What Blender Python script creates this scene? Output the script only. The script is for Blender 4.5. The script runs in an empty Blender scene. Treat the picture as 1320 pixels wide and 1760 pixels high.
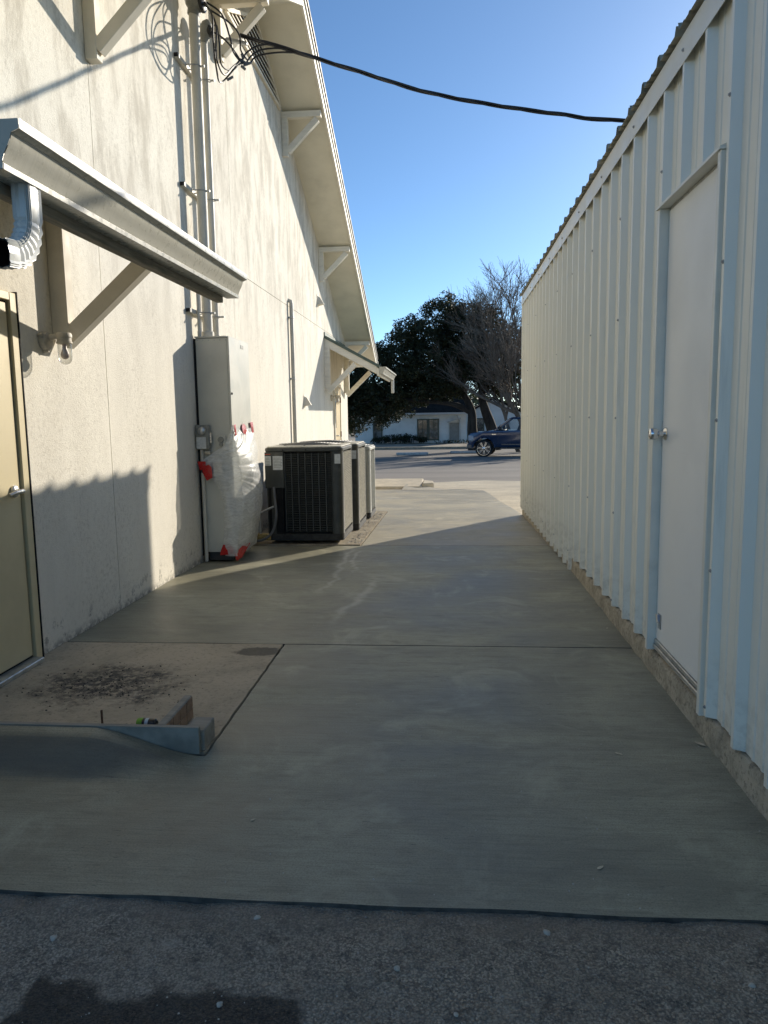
import bpy, bmesh, math, random
from mathutils import Vector, Matrix, noise as mnoise
random.seed(7)
R = math.radians
scene = bpy.context.scene
COL = scene.collection

# ------------------------------------------------------------------ camera
cam_d = bpy.data.cameras.new('camera'); cam = bpy.data.objects.new('camera', cam_d); COL.objects.link(cam)
cam_d.sensor_fit = 'VERTICAL'; cam_d.sensor_height = 24.0; cam_d.lens = 1290/1760*24.0
cam_d.clip_start = 0.05; cam_d.clip_end = 3000
def _n(v): return Vector(v).normalized()
_Y = _n((112, 168, -1290)); _Z = -_n((155, -10020, -1290)); _Z = (_Z-_Y*_Z.dot(_Y)).normalized(); _X = _Y.cross(_Z)
m3 = Matrix((_X, _Y, _Z))
cam.matrix_world = Matrix.Translation((0, 0, 1.40)) @ m3.to_4x4()
scene.camera = cam
scene.cycles.max_bounces = 14; scene.cycles.diffuse_bounces = 6; scene.cycles.transparent_max_bounces = 12

# ------------------------------------------------------------------ sky, sun, exposure
SUN = _n((1.0, 1.57, 0.607))
elev = math.asin(SUN.z); azim = math.atan2(SUN.x, SUN.y)
world = bpy.data.worlds.new('World'); scene.world = world; world.use_nodes = True
wn = world.node_tree.nodes; wl = world.node_tree.links
bg = wn['Background']
sky = wn.new('ShaderNodeTexSky'); sky.sky_type = 'NISHITA'; sky.sun_disc = False
sky.sun_elevation = elev; sky.sun_rotation = azim
sky.altitude = 200; sky.air_density = 0.65; sky.dust_density = 0.3; sky.ozone_density = 6.0
tint = wn.new('ShaderNodeMix'); tint.data_type = 'RGBA'; tint.blend_type = 'MULTIPLY'; tint.inputs[0].default_value = 1.0; tint.inputs[7].default_value = (1.0, .94, .78, 1)
wl.new(sky.outputs[0], tint.inputs[6]); wl.new(tint.outputs[2], bg.inputs[0]); bg.inputs[1].default_value = 0.090
sun_d = bpy.data.lights.new('sun', 'SUN'); sun_d.energy = 2.3; sun_d.angle = R(0.53); sun_d.color = (1.0, 0.91, 0.77)
sun = bpy.data.objects.new('sun', sun_d); COL.objects.link(sun); sun.location = SUN*60
sun.rotation_euler = (-SUN).to_track_quat('-Z', 'Y').to_euler()
vs = scene.view_settings
vs.view_transform = 'Standard'; vs.look = 'None'; vs.gamma = 1.0; vs.use_curve_mapping = False; vs.exposure = 1.34

# ------------------------------------------------------------------ materials
M = {}
class N:
    """tiny node helper"""
    def __init__(s, name):
        s.m = bpy.data.materials.new(name); s.m.use_nodes = True
        s.t = s.m.node_tree; s.b = s.t.nodes['Principled BSDF']; s.out = s.t.nodes['Material Output']
        M[name] = s.m
    def new(s, typ, **kw):
        n = s.t.nodes.new(typ)
        for k, v in kw.items(): setattr(n, k, v)
        return n
    def link(s, a, b): s.t.links.new(a, b)
    def pos(s, scale=(1, 1, 1)):
        g = s.new('ShaderNodeNewGeometry'); mp = s.new('ShaderNodeMapping'); mp.inputs['Scale'].default_value = scale
        s.link(g.outputs['Position'], mp.inputs['Vector']); return mp.outputs[0]
    def obj(s, scale=(1, 1, 1)):
        g = s.new('ShaderNodeTexCoord'); mp = s.new('ShaderNodeMapping'); mp.inputs['Scale'].default_value = scale
        s.link(g.outputs['Object'], mp.inputs['Vector']); return mp.outputs[0]
    def noise(s, scale, detail=4, rough=.55, stretch=(1, 1, 1), dist=0, vec=None):
        n = s.new('ShaderNodeTexNoise'); n.inputs['Scale'].default_value = scale; n.inputs['Detail'].default_value = detail
        n.inputs['Roughness'].default_value = rough; n.inputs['Distortion'].default_value = dist
        s.link(vec if vec else s.pos(stretch), n.inputs['Vector']); return n.outputs[0]
    def vor(s, scale, stretch=(1, 1, 1), feature='F1'):
        n = s.new('ShaderNodeTexVoronoi', feature=feature); n.inputs['Scale'].default_value = scale
        s.link(s.pos(stretch), n.inputs['Vector']); return n.outputs[0]
    def ramp(s, v, a, b, lo=0., hi=1.):
        n = s.new('ShaderNodeMapRange', interpolation_type='SMOOTHSTEP')
        n.inputs[1].default_value = a; n.inputs[2].default_value = b; n.inputs[3].default_value = lo; n.inputs[4].default_value = hi
        s.link(v, n.inputs[0]); return n.outputs[0]
    def math(s, op, a, b=None):
        n = s.new('ShaderNodeMath', operation=op)
        for i, v in enumerate((a, b)):
            if v is None: continue
            if isinstance(v, (int, float)): n.inputs[i].default_value = v
            else: s.link(v, n.inputs[i])
        return n.outputs[0]
    def mix(s, fac, a, b, typ='MIX'):
        n = s.new('ShaderNodeMix', data_type='RGBA', blend_type=typ)
        for i, v in ((0, fac), (6, a), (7, b)):
            if isinstance(v, (int, float)): n.inputs[i].default_value = v
            elif isinstance(v, tuple): n.inputs[i].default_value = v+(1,) if len(v) == 3 else v
            else: s.link(v, n.inputs[i])
        return n.outputs[2]
    def xyz(s):
        g = s.new('ShaderNodeNewGeometry'); x = s.new('ShaderNodeSeparateXYZ'); s.link(g.outputs['Position'], x.inputs[0]); return x.outputs
    def color(s, c):
        if isinstance(c, tuple): s.b.inputs['Base Color'].default_value = c+(1,)
        else: s.link(c, s.b.inputs['Base Color'])
    def rough(s, r):
        if isinstance(r, (int, float)): s.b.inputs['Roughness'].default_value = r
        else: s.link(r, s.b.inputs['Roughness'])
    def metal(s, v): s.b.inputs['Metallic'].default_value = v
    def bump(s, h, dist=.004, strength=.6, prev=None):
        n = s.new('ShaderNodeBump'); n.inputs['Distance'].default_value = dist; n.inputs['Strength'].default_value = strength
        s.link(h, n.inputs['Height'])
        if prev: s.link(prev, n.inputs['Normal'])
        s.link(n.outputs[0], s.b.inputs['Normal']); return n.outputs[0]

def simple(name, c, rough=.6, metal=0., var=.12, scale=6., bump=0., bscale=80., stretch=(1, 1, 1), dirt=None, spec=None):
    n = N(name)
    c2 = tuple(max(0, x*(1-var*2)) for x in c)
    col = n.mix(n.ramp(n.noise(scale, 5, .6, stretch), .35, .7), c, c2)
    if dirt: col = n.mix(n.ramp(n.noise(scale*.6, 6, .7, stretch), .55, .75, 0, dirt[1]), col, dirt[0])
    n.color(col); n.metal(metal)
    n.rough(n.ramp(n.noise(scale*2, 3), .3, .7, max(0.03, rough-.07), rough+.07))
    if bump: n.bump(n.noise(bscale, 3, .6, stretch), .003, bump)
    if spec is not None: n.b.inputs['Specular IOR Level'].default_value = spec
    return n.m

# stippled, weathered cream wall coating
n = N('stucco')
z = n.xyz()[2]
cream = n.mix(n.ramp(n.noise(.9, 4, .6, (1, 1, .5)), .3, .7), (.79, .75, .65), (.70, .66, .57))
streak = n.noise(4.2, 8, .72, (1, 1, .36), .3)
high = n.ramp(z, 1.4, 3.8, .14, .85)
col = n.mix(n.math('MULTIPLY', n.ramp(streak, .42, .66), high), cream, (.45, .41, .335))
spk = n.noise(34, 7, .8)
col = n.mix(n.math('MULTIPLY', n.ramp(spk, .47, .66), n.ramp(n.noise(1.7, 4, .6, (1, 1, .6)), .36, .66, .10, .55)), col, (.40, .36, .29))
low = n.math('MAXIMUM', n.math('MULTIPLY', n.ramp(z, .30, .0), n.ramp(n.noise(11, 6, .75), .55, .64)), n.math('MULTIPLY', n.ramp(z, .07, .0), n.ramp(n.noise(16, 6, .75), .40, .58)))
col = n.mix(n.math('MULTIPLY', low, .75), col, (.16, .15, .13))
n.color(col); n.rough(.85)
b1 = n.bump(n.noise(95, 4, .7), .005, .75)
n.bump(n.noise(9, 3, .5), .012, .12, b1)

simple('joint', (.30, .285, .24), .9, var=.2)
simple('trim_white', (.80, .76, .66), .55, var=.07, scale=3, bump=.15, bscale=30, stretch=(1, 1, 6), dirt=((.40, .38, .33), .35))
simple('trim_cream', (.76, .70, .58), .7, var=.08, scale=3, bump=.2, bscale=60, dirt=((.42, .39, .32), .3))
simple('soffit', (.74, .70, .58), .7, var=.06, scale=2, dirt=((.45, .42, .35), .25))
simple('gutter_paint', (.47, .455, .385), .32, var=.05, scale=14, stretch=(1, 12, .3), bump=.05, bscale=20)
simple('downspout_paint', (.62, .63, .60), .30, var=.05)
simple('wood_beam', (.30, .27, .21), .75, var=.25, scale=9, bump=.5, bscale=40, stretch=(6, .5, 6))
simple('roof_green', (.10, .14, .115), .55, var=.12, scale=8)
simple('roof_edge', (.03, .032, .033), .6, var=.1)
simple('door_tan', (.60, .51, .31), .5, var=.05, scale=3, bump=.05, bscale=40)
simple('door_far', (.56, .44, .24), .5, var=.05, scale=3)
simple('dark_gap', (.012, .012, .012), .9, var=.1)
simple('chrome', (.70, .70, .69), .18, 1.0, var=.03)
simple('brushed_steel', (.55, .55, .54), .33, 1.0, var=.06)
simple('galv', (.42, .43, .43), .45, .7, var=.12, scale=20)
simple('conduit_paint', (.58, .55, .47), .55, var=.06, scale=4, dirt=((.38, .35, .29), .4))
simple('lamp_cast', (.55, .50, .41), .6, var=.12, scale=30, bump=.3, bscale=120)
simple('cable_black', (.012, .012, .013), .45, var=.2, scale=60)
simple('cable_grey', (.16, .16, .16), .5, var=.15)
simple('cabinet', (.54, .53, .46), .42, var=.05, scale=3, dirt=((.30, .31, .29), .35))
simple('cabinet_dark', (.05, .05, .048), .7, var=.2)
simple('meter_grey', (.25, .25, .22), .5, var=.12, scale=20)
simple('label_white', (.62, .63, .61), .5, var=.1, scale=40)
simple('label_red', (.55, .09, .05), .5, var=.1)
simple('ivory', (.60, .53, .40), .5, var=.08)
simple('red_tape', (.50, .012, .012), .32, var=.12, scale=40, bump=.4, bscale=60)
simple('yellow_block', (.45, .33, .12), .8, var=.3, scale=40)
simple('ac_paint', (.050, .052, .045), .42, var=.12, scale=9, dirt=((.20, .19, .16), .3))
simple('ac_grille_lit', (.64, .60, .50), .45, var=.12, scale=30)  # pale copy of the grille, sunlight on the louvres put into the colour
simple('ac_grille_shade', (.040, .042, .036), .42, var=.15, scale=20)  # dark copy for the sides away from the sun, shade put into the colour
simple('ac_core', (.006, .006, .006), .9, var=.1)
simple('ac_pale', (.42, .42, .37), .5, var=.08, scale=8)
simple('ac_pan', (.035, .035, .033), .75, var=.3, scale=18, bump=.4, bscale=50)

# shed sheet metal
n = N('shed_metal')
col = n.mix(n.ramp(n.noise(1.2, 4, .55, (1, 1, .25)), .3, .75), (.82, .805, .71), (.765, .755, .665))
col = n.mix(n.math('MULTIPLY', n.ramp(n.noise(7, 6, .7, (1, 2, .12)), .56, .78), .35), col, (.45, .45, .39))
zz = n.xyz()[2]
col = n.mix(n.math('MULTIPLY', n.ramp(zz, .55, .02), n.ramp(n.noise(14, 5, .7), .42, .68, .05, .55)), col, (.36, .34, .28))
n.color(col); n.rough(n.ramp(n.noise(5, 3), .3, .7, .34, .46)); n.bump(n.noise(2.2, 2, .5, (1, 1, .4)), .004, .12)
simple('shed_trim', (.77, .755, .665), .38, var=.06, scale=3, dirt=((.40, .40, .33), .4), stretch=(1, .5, 1))
simple('shed_roof', (.36, .34, .26), .5, var=.15, scale=5, dirt=((.22, .20, .14), .5))
simple('shed_door', (.83, .825, .785), .5, var=.03, scale=1.5, bump=.04, bscale=25, dirt=((.50, .50, .48), .25))
simple('alu', (.55, .54, .50), .4, .6, var=.15, scale=15)

# rough cast foundation
n = N('footing')
col = n.mix(n.ramp(n.noise(9, 6, .7), .35, .68), (.52, .455, .34), (.32, .28, .205))
col = n.mix(n.ramp(n.noise(38, 6, .8), .50, .64, 0, .75), col, (.13, .115, .09))
n.color(col); n.rough(.95); b1 = n.bump(n.noise(60, 5, .75), .012, .8); n.bump(n.noise(14, 4, .6), .03, .5, b1)

# fresh broom finished concrete, still damp
def concrete(name, dry, damp, damp_amt):
    n = N(name)
    x, y, z = n.xyz()
    big = n.noise(.8, 5, .6, (1, 1.6, 1), .6)
    mid = n.noise(2.4, 6, .7, (.6, 1.5, 1), .5)
    col = n.mix(n.ramp(big, .34, .68), dry, damp)
    col = n.mix(n.ramp(mid, .40, .72, 0, .40), col, tuple(c*.66 for c in damp))
    broom = n.noise(26, 5, .75, (.10, 5.5, 1))
    col = n.mix(n.ramp(broom, .40, .68, 0, .34), col, tuple(c*.55 for c in damp))
    grain_ = n.noise(150, 4, .75)
    col = n.mix(n.ramp(grain_, .44, .64, 0, .45), col, tuple(c*.42 for c in damp))
    col = n.mix(n.ramp(n.noise(11, 6, .75, (.5, 1.4, 1), .4), .45, .68, 0, .32), col, tuple(c*.5 for c in damp))
    blot = n.noise(2.1, 6, .65, (1, 1, 1), .9)
    col = n.mix(n.ramp(blot, .52, .70, 0, .35), col, tuple(min(1, c*1.35) for c in dry))
    pit = n.math('MULTIPLY', n.ramp(n.noise(60, 3, .6, (.30, 2, 1)), .64, .68), n.ramp(n.noise(1.6, 3), .44, .62))
    col = n.mix(n.math('MULTIPLY', pit, .75), col, (.035, .035, .03))
    # pale laitance runs left where water drained off the pad
    runs = None
    for a, bb, c, w, y0, y1 in ((-1.02, .02, 3.1, .035, 5.6, 8.1), (-.90, -.05, 7.7, .028, 6.4, 8.0), (-.62, .05, 1.3, .05, 4.7, 6.4)):
        off = n.math('MULTIPLY', n.math('SUBTRACT', n.noise(1.1, 5, .6, (.35, 1, 0), c*.2), .5), .42)
        line = n.math('ABSOLUTE', n.math('SUBTRACT', x, n.math('ADD', n.math('ADD', n.math('MULTIPLY', n.math('SUBTRACT', y, 7), bb), a), off)))
        k = n.math('MULTIPLY', n.ramp(line, w*1.2, 0), n.math('MULTIPLY', n.ramp(y, y0, y0+.6), n.ramp(y, y1, y1-.3)))
        k = n.math('MULTIPLY', k, n.ramp(n.noise(12, 4, .7), .25, .55))
        runs = k if runs is None else n.math('MAXIMUM', runs, k)
    col = n.mix(n.math('MULTIPLY', runs, .28), col, (.80, .76, .64))
    # trowelled ramp face: wet tone plus the steep slope's shade painted in
    ramp_dark = n.math('MULTIPLY', n.math('MULTIPLY', n.ramp(n.math('ADD', y, n.math('MULTIPLY', n.noise(3, 4, .6), .06)), 2.66, 2.74), n.ramp(n.math('ADD', y, n.math('MULTIPLY', n.noise(5, 4, .6), .05)), 2.90, 2.84)), n.ramp(n.math('ADD', x, n.math('MULTIPLY', y, -.9)), -3.60, -3.85))
    col = n.mix(n.math('MULTIPLY', ramp_dark, .72), col, (.075, .075, .07))
    n.color(col)
    n.rough(n.math('ADD', n.ramp(big, .3, .7, .56, .36), n.math('MULTIPLY', n.ramp(broom, .3, .7), .12)))
    n.b.inputs['Specular IOR Level'].default_value = .42
    b1 = n.bump(broom, .003, .30)
    b2 = n.bump(n.noise(130, 4, .7), .002, .5, b1)
    n.bump(n.noise(1.3, 3, .5), .03, .10, b2)
    return n.m
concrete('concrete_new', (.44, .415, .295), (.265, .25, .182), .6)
concrete('concrete_dry', (.48, .425, .30), (.39, .345, .245), .6)
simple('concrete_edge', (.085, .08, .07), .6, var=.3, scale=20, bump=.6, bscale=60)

n = N('concrete_old')
x, y, z = n.xyz()
col = n.mix(n.ramp(n.noise(2.2, 6, .7, dist=.5), .35, .68), (.54, .45, .32), (.40, .335, .235))
col = n.mix(n.ramp(n.noise(38, 6, .75), .5, .74, 0, .7), col, (.105, .095, .08))
ax = n.math('DIVIDE', n.math('SUBTRACT', x, -1.82), .52); ay = n.math('DIVIDE', n.math('SUBTRACT', y, 3.70), .42)
d = n.math('SQRT', n.math('ADD', n.math('MULTIPLY', ax, ax), n.math('MULTIPLY', ay, ay)))
burn = n.math('MULTIPLY', n.ramp(n.math('ADD', d, n.math('MULTIPLY', n.math('SUBTRACT', n.noise(5, 6, .7), .5), 1.8)), .95, .3), n.ramp(n.noise(22, 6, .75), .36, .56))
col = n.mix(n.math('MULTIPLY', burn, .88), col, (.03, .03, .03))
ax = n.math('DIVIDE', n.math('SUBTRACT', x, -1.14), .16); ay = n.math('DIVIDE', n.math('SUBTRACT', y, 4.28), .09)
d = n.math('SQRT', n.math('ADD', n.math('MULTIPLY', ax, ax), n.math('MULTIPLY', ay, ay)))
col = n.mix(n.ramp(n.math('ADD', d, n.math('MULTIPLY', n.math('SUBTRACT', n.noise(9, 5, .7), .5), 1.4)), 1.0, .8, 0, .75), col, (.07, .062, .045))
n.color(col); n.rough(.9); b1 = n.bump(n.noise(120, 5, .75), .004, .7); n.bump(n.noise(12, 4, .6), .012, .35, b1)

n = N('pad_dirt')
col = n.mix(n.ramp(n.noise(6, 6, .7), .35, .66), (.40, .34, .24), (.22, .18, .125))
col = n.mix(n.ramp(n.noise(30, 5, .75), .56, .72, 0, .8), col, (.10, .085, .06))
n.color(col); n.rough(.95); n.bump(n.noise(50, 5, .75), .015, .8)

# worn asphalt with crushed limestone dust
n = N('asphalt_near')
x, y, z = n.xyz()
agg = n.vor(150)
base = n.mix(n.ramp(n.noise(2.2, 6, .7, dist=.4), .32, .70), (.40, .335, .25), (.58, .485, .365))
vc = n.new('ShaderNodeTexVoronoi'); vc.inputs['Scale'].default_value = 150; wv = n.new('ShaderNodeVectorMath', operation='ADD'); wn_ = n.new('ShaderNodeTexNoise'); wn_.inputs['Scale'].default_value = 40; wsc = n.new('ShaderNodeVectorMath', operation='SCALE'); wsc.inputs['Scale'].default_value = .012
n.link(n.pos(), wn_.inputs['Vector']); n.link(wn_.outputs[1], wsc.inputs[0]); n.link(n.pos(), wv.inputs[0]); n.link(wsc.outputs[0], wv.inputs[1]); n.link(wv.outputs[0], vc.inputs['Vector'])
sep = n.new('ShaderNodeSeparateColor'); n.link(vc.outputs['Color'], sep.inputs[0])
stone = n.mix(n.ramp(sep.outputs[0], .0, 1.), (.17, .145, .112), (.72, .61, .465))
col = n.mix(n.ramp(n.noise(5.5, 6, .75), .38, .62, .12, .72), base, stone)
col = n.mix(n.ramp(agg, .42, .68, 0, .5), col, (.09, .08, .07))
col = n.mix(n.ramp(n.noise(24, 7, .8), .50, .64, 0, .6), col, (.09, .082, .074))
col = n.mix(n.math('MULTIPLY', n.ramp(n.noise(7, 6, .75), .54, .72), n.ramp(n.noise(1.6, 3), .4, .65, .1, .8)), col, (.66, .575, .46))
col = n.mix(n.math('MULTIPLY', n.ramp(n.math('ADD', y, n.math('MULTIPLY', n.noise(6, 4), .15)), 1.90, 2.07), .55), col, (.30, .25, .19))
# damp patch with a scalloped edge
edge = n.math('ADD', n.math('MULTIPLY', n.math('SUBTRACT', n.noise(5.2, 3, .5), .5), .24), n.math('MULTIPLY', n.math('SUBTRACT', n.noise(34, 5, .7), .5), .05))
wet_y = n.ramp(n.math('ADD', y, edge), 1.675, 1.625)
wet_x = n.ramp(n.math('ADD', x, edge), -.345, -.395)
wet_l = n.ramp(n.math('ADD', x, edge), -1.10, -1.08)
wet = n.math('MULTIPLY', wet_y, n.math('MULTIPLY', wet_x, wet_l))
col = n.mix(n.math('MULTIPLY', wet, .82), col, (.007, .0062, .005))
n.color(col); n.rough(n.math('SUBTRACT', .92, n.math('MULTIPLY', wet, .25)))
b1 = n.bump(agg, .008, .9); b2 = n.bump(n.noise(60, 5, .75), .010, .8, b1); n.bump(n.noise(7, 4, .6), .03, .35, b2)

n = N('asphalt_street')
col = n.mix(n.ramp(n.noise(.35, 6, .65, (.4, 1.5, 1)), .3, .7), (.27, .235, .195), (.185, .165, .14))
col = n.mix(n.ramp(n.noise(.9, 6, .75, (.25, 2, 1)), .56, .72, 0, .6), col, (.40, .35, .28))
col = n.mix(n.ramp(n.noise(30, 4, .7), .5, .75, 0, .4), col, (.06, .057, .052))
n.color(col); n.rough(.9); n.bump(n.noise(60, 4, .7), .012, .6)

n = N('caliche')
col = n.mix(n.ramp(n.noise(1.2, 6, .7, (.5, 1.4, 1)), .3, .68), (.66, .575, .42), (.44, .375, .275))
col = n.mix(n.ramp(n.noise(14, 6, .75), .52, .72, 0, .6), col, (.16, .14, .11))
n.color(col); n.rough(.95); n.bump(n.noise(30, 5, .75), .02, .8)
simple('curb_concrete', (.66, .57, .42), .9, var=.12, scale=4, bump=.5, bscale=40)
simple('patch_concrete', (.42, .38, .30), .9, var=.1, scale=6, bump=.5, bscale=40)
simple('soil', (.42, .36, .265), .95, var=.3, scale=1.2, bump=.5, bscale=8)
simple('form_wood', (.34, .31, .25), .8, var=.15, scale=10, bump=.4, bscale=60, stretch=(.3, 3, 3), dirt=((.16, .17, .17), .5))
simple('form_blue', (.27, .265, .225), .7, var=.2, scale=6, dirt=((.06, .065, .06), 1.0))
simple('form_orange', (.36, .24, .155), .8, var=.2, scale=12)
simple('asphalt_stone', (.36, .325, .27), .9, var=.35, scale=90)
simple('stone_pale', (.58, .54, .46), .85, var=.15, scale=40, bump=.5, bscale=120)
simple('charcoal_crumb', (.05, .048, .045), .95, var=.3, scale=60)
simple('leaf_dry', (.66, .58, .42), .7, var=.15, scale=60)
simple('can_black', (.02, .02, .02), .3, var=.1)
simple('can_green', (.20, .40, .03), .4, var=.1)
simple('rust', (.16, .08, .045), .8, .3, var=.2, scale=60)
simple('paint_line', (.55, .55, .52), .7, var=.15, scale=8)

# far things
simple('house_white', (.86, .86, .82), .7, var=.05, scale=2)
simple('house_trim', (.60, .60, .57), .6, var=.05)
simple('house_roof', (.030, .026, .022), .93, var=.2, scale=3, spec=.05)
simple('sash', (.10, .115, .085), .6, var=.1)
simple('house_door', (.32, .31, .28), .6, var=.08)
n = N('window_glass')
n.color(n.mix(n.ramp(n.noise(1.6, 4, .7), .42, .62), (.05, .055, .05), (.22, .23, .22))); n.rough(.08); n.b.inputs['Specular IOR Level'].default_value = .6
simple('bark_oak', (.055, .045, .036), .95, var=.3, scale=5, bump=.8, bscale=14, stretch=(1, 1, .3))
simple('bark_bare', (.20, .155, .115), .95, var=.2, scale=5)
def leafmat(name, c1, c2):
    n = N(name)
    col = n.mix(n.ramp(n.noise(.9, 3), .35, .65), c1, c2)
    n.color(col); n.rough(.55)
    tr = n.new('ShaderNodeBsdfTranslucent'); n.link(col, tr.inputs[0])
    mx = n.new('ShaderNodeMixShader'); mx.inputs[0].default_value = .25
    n.link(n.b.outputs[0], mx.inputs[1]); n.link(tr.outputs[0], mx.inputs[2]); n.link(mx.outputs[0], n.out.inputs[0])
leafmat('oak_leaf', (.022, .030, .010), (.048, .052, .018))
leafmat('bush_leaf', (.030, .042, .020), (.045, .055, .025))

n = N('truck_paint')
n.color((.012, .034, .085)); n.metal(.3); n.rough(.22); n.b.inputs['Coat Weight'].default_value = .9; n.b.inputs['Coat Roughness'].default_value = .06
simple('truck_grey', (.12, .125, .13), .3, .6, var=.05)
simple('tyre', (.012, .012, .012), .85, var=.2)
simple('black_plastic', (.015, .015, .016), .5, var=.1)
simple('headlight', (.45, .47, .50), .1, var=.1)
n = N('car_glass')
tr = n.new('ShaderNodeBsdfTransparent'); tr.inputs[0].default_value = (.85, .88, .88, 1)
gl = n.new('ShaderNodeBsdfGlossy'); gl.inputs['Roughness'].default_value = .02
fr = n.new('ShaderNodeFresnel'); fr.inputs[0].default_value = 1.5
mx = n.new('ShaderNodeMixShader'); n.link(fr.outputs[0], mx.inputs[0]); n.link(tr.outputs[0], mx.inputs[1]); n.link(gl.outputs[0], mx.inputs[2]); n.link(mx.outputs[0], n.out.inputs[0])
n = N('jar_glass')
tr = n.new('ShaderNodeBsdfTransparent'); tr.inputs[0].default_value = (.88, .88, .86, 1)
gl = n.new('ShaderNodeBsdfGlossy'); gl.inputs['Roughness'].default_value = .04
lw = n.new('ShaderNodeLayerWeight'); lw.inputs[0].default_value = .35
mx = n.new('ShaderNodeMixShader'); n.link(n.math('ADD', n.math('MULTIPLY', lw.outputs['Facing'], .55), .06), mx.inputs[0]); n.link(tr.outputs[0], mx.inputs[1]); n.link(gl.outputs[0], mx.inputs[2]); n.link(mx.outputs[0], n.out.inputs[0])
simple('bulb', (.55, .45, .42), .4, var=.03)
n = N('plastic_film')
n.color((.88, .89, .88)); n.rough(.34)
wr = n.noise(7, 5, .65, (1.2, 1.2, 3.2), 1.6)
wr2 = n.noise(26, 3, .6, (1, 1, 4), .6)
n.bump(wr2, .002, .15)
tl = n.new('ShaderNodeBsdfTranslucent'); tl.inputs[0].default_value = (.85, .86, .85, 1)
m1 = n.new('ShaderNodeMixShader'); m1.inputs[0].default_value = .25; n.link(n.b.outputs[0], m1.inputs[1]); n.link(tl.outputs[0], m1.inputs[2])
tr = n.new('ShaderNodeBsdfTransparent'); tr.inputs[0].default_value = (.93, .94, .94, 1)
mx = n.new('ShaderNodeMixShader'); n.link(n.ramp(wr, .36, .68, .48, .70), mx.inputs[0]); n.link(tr.outputs[0], mx.inputs[1]); n.link(m1.outputs[0], mx.inputs[2]); n.link(mx.outputs[0], n.out.inputs[0])

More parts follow.
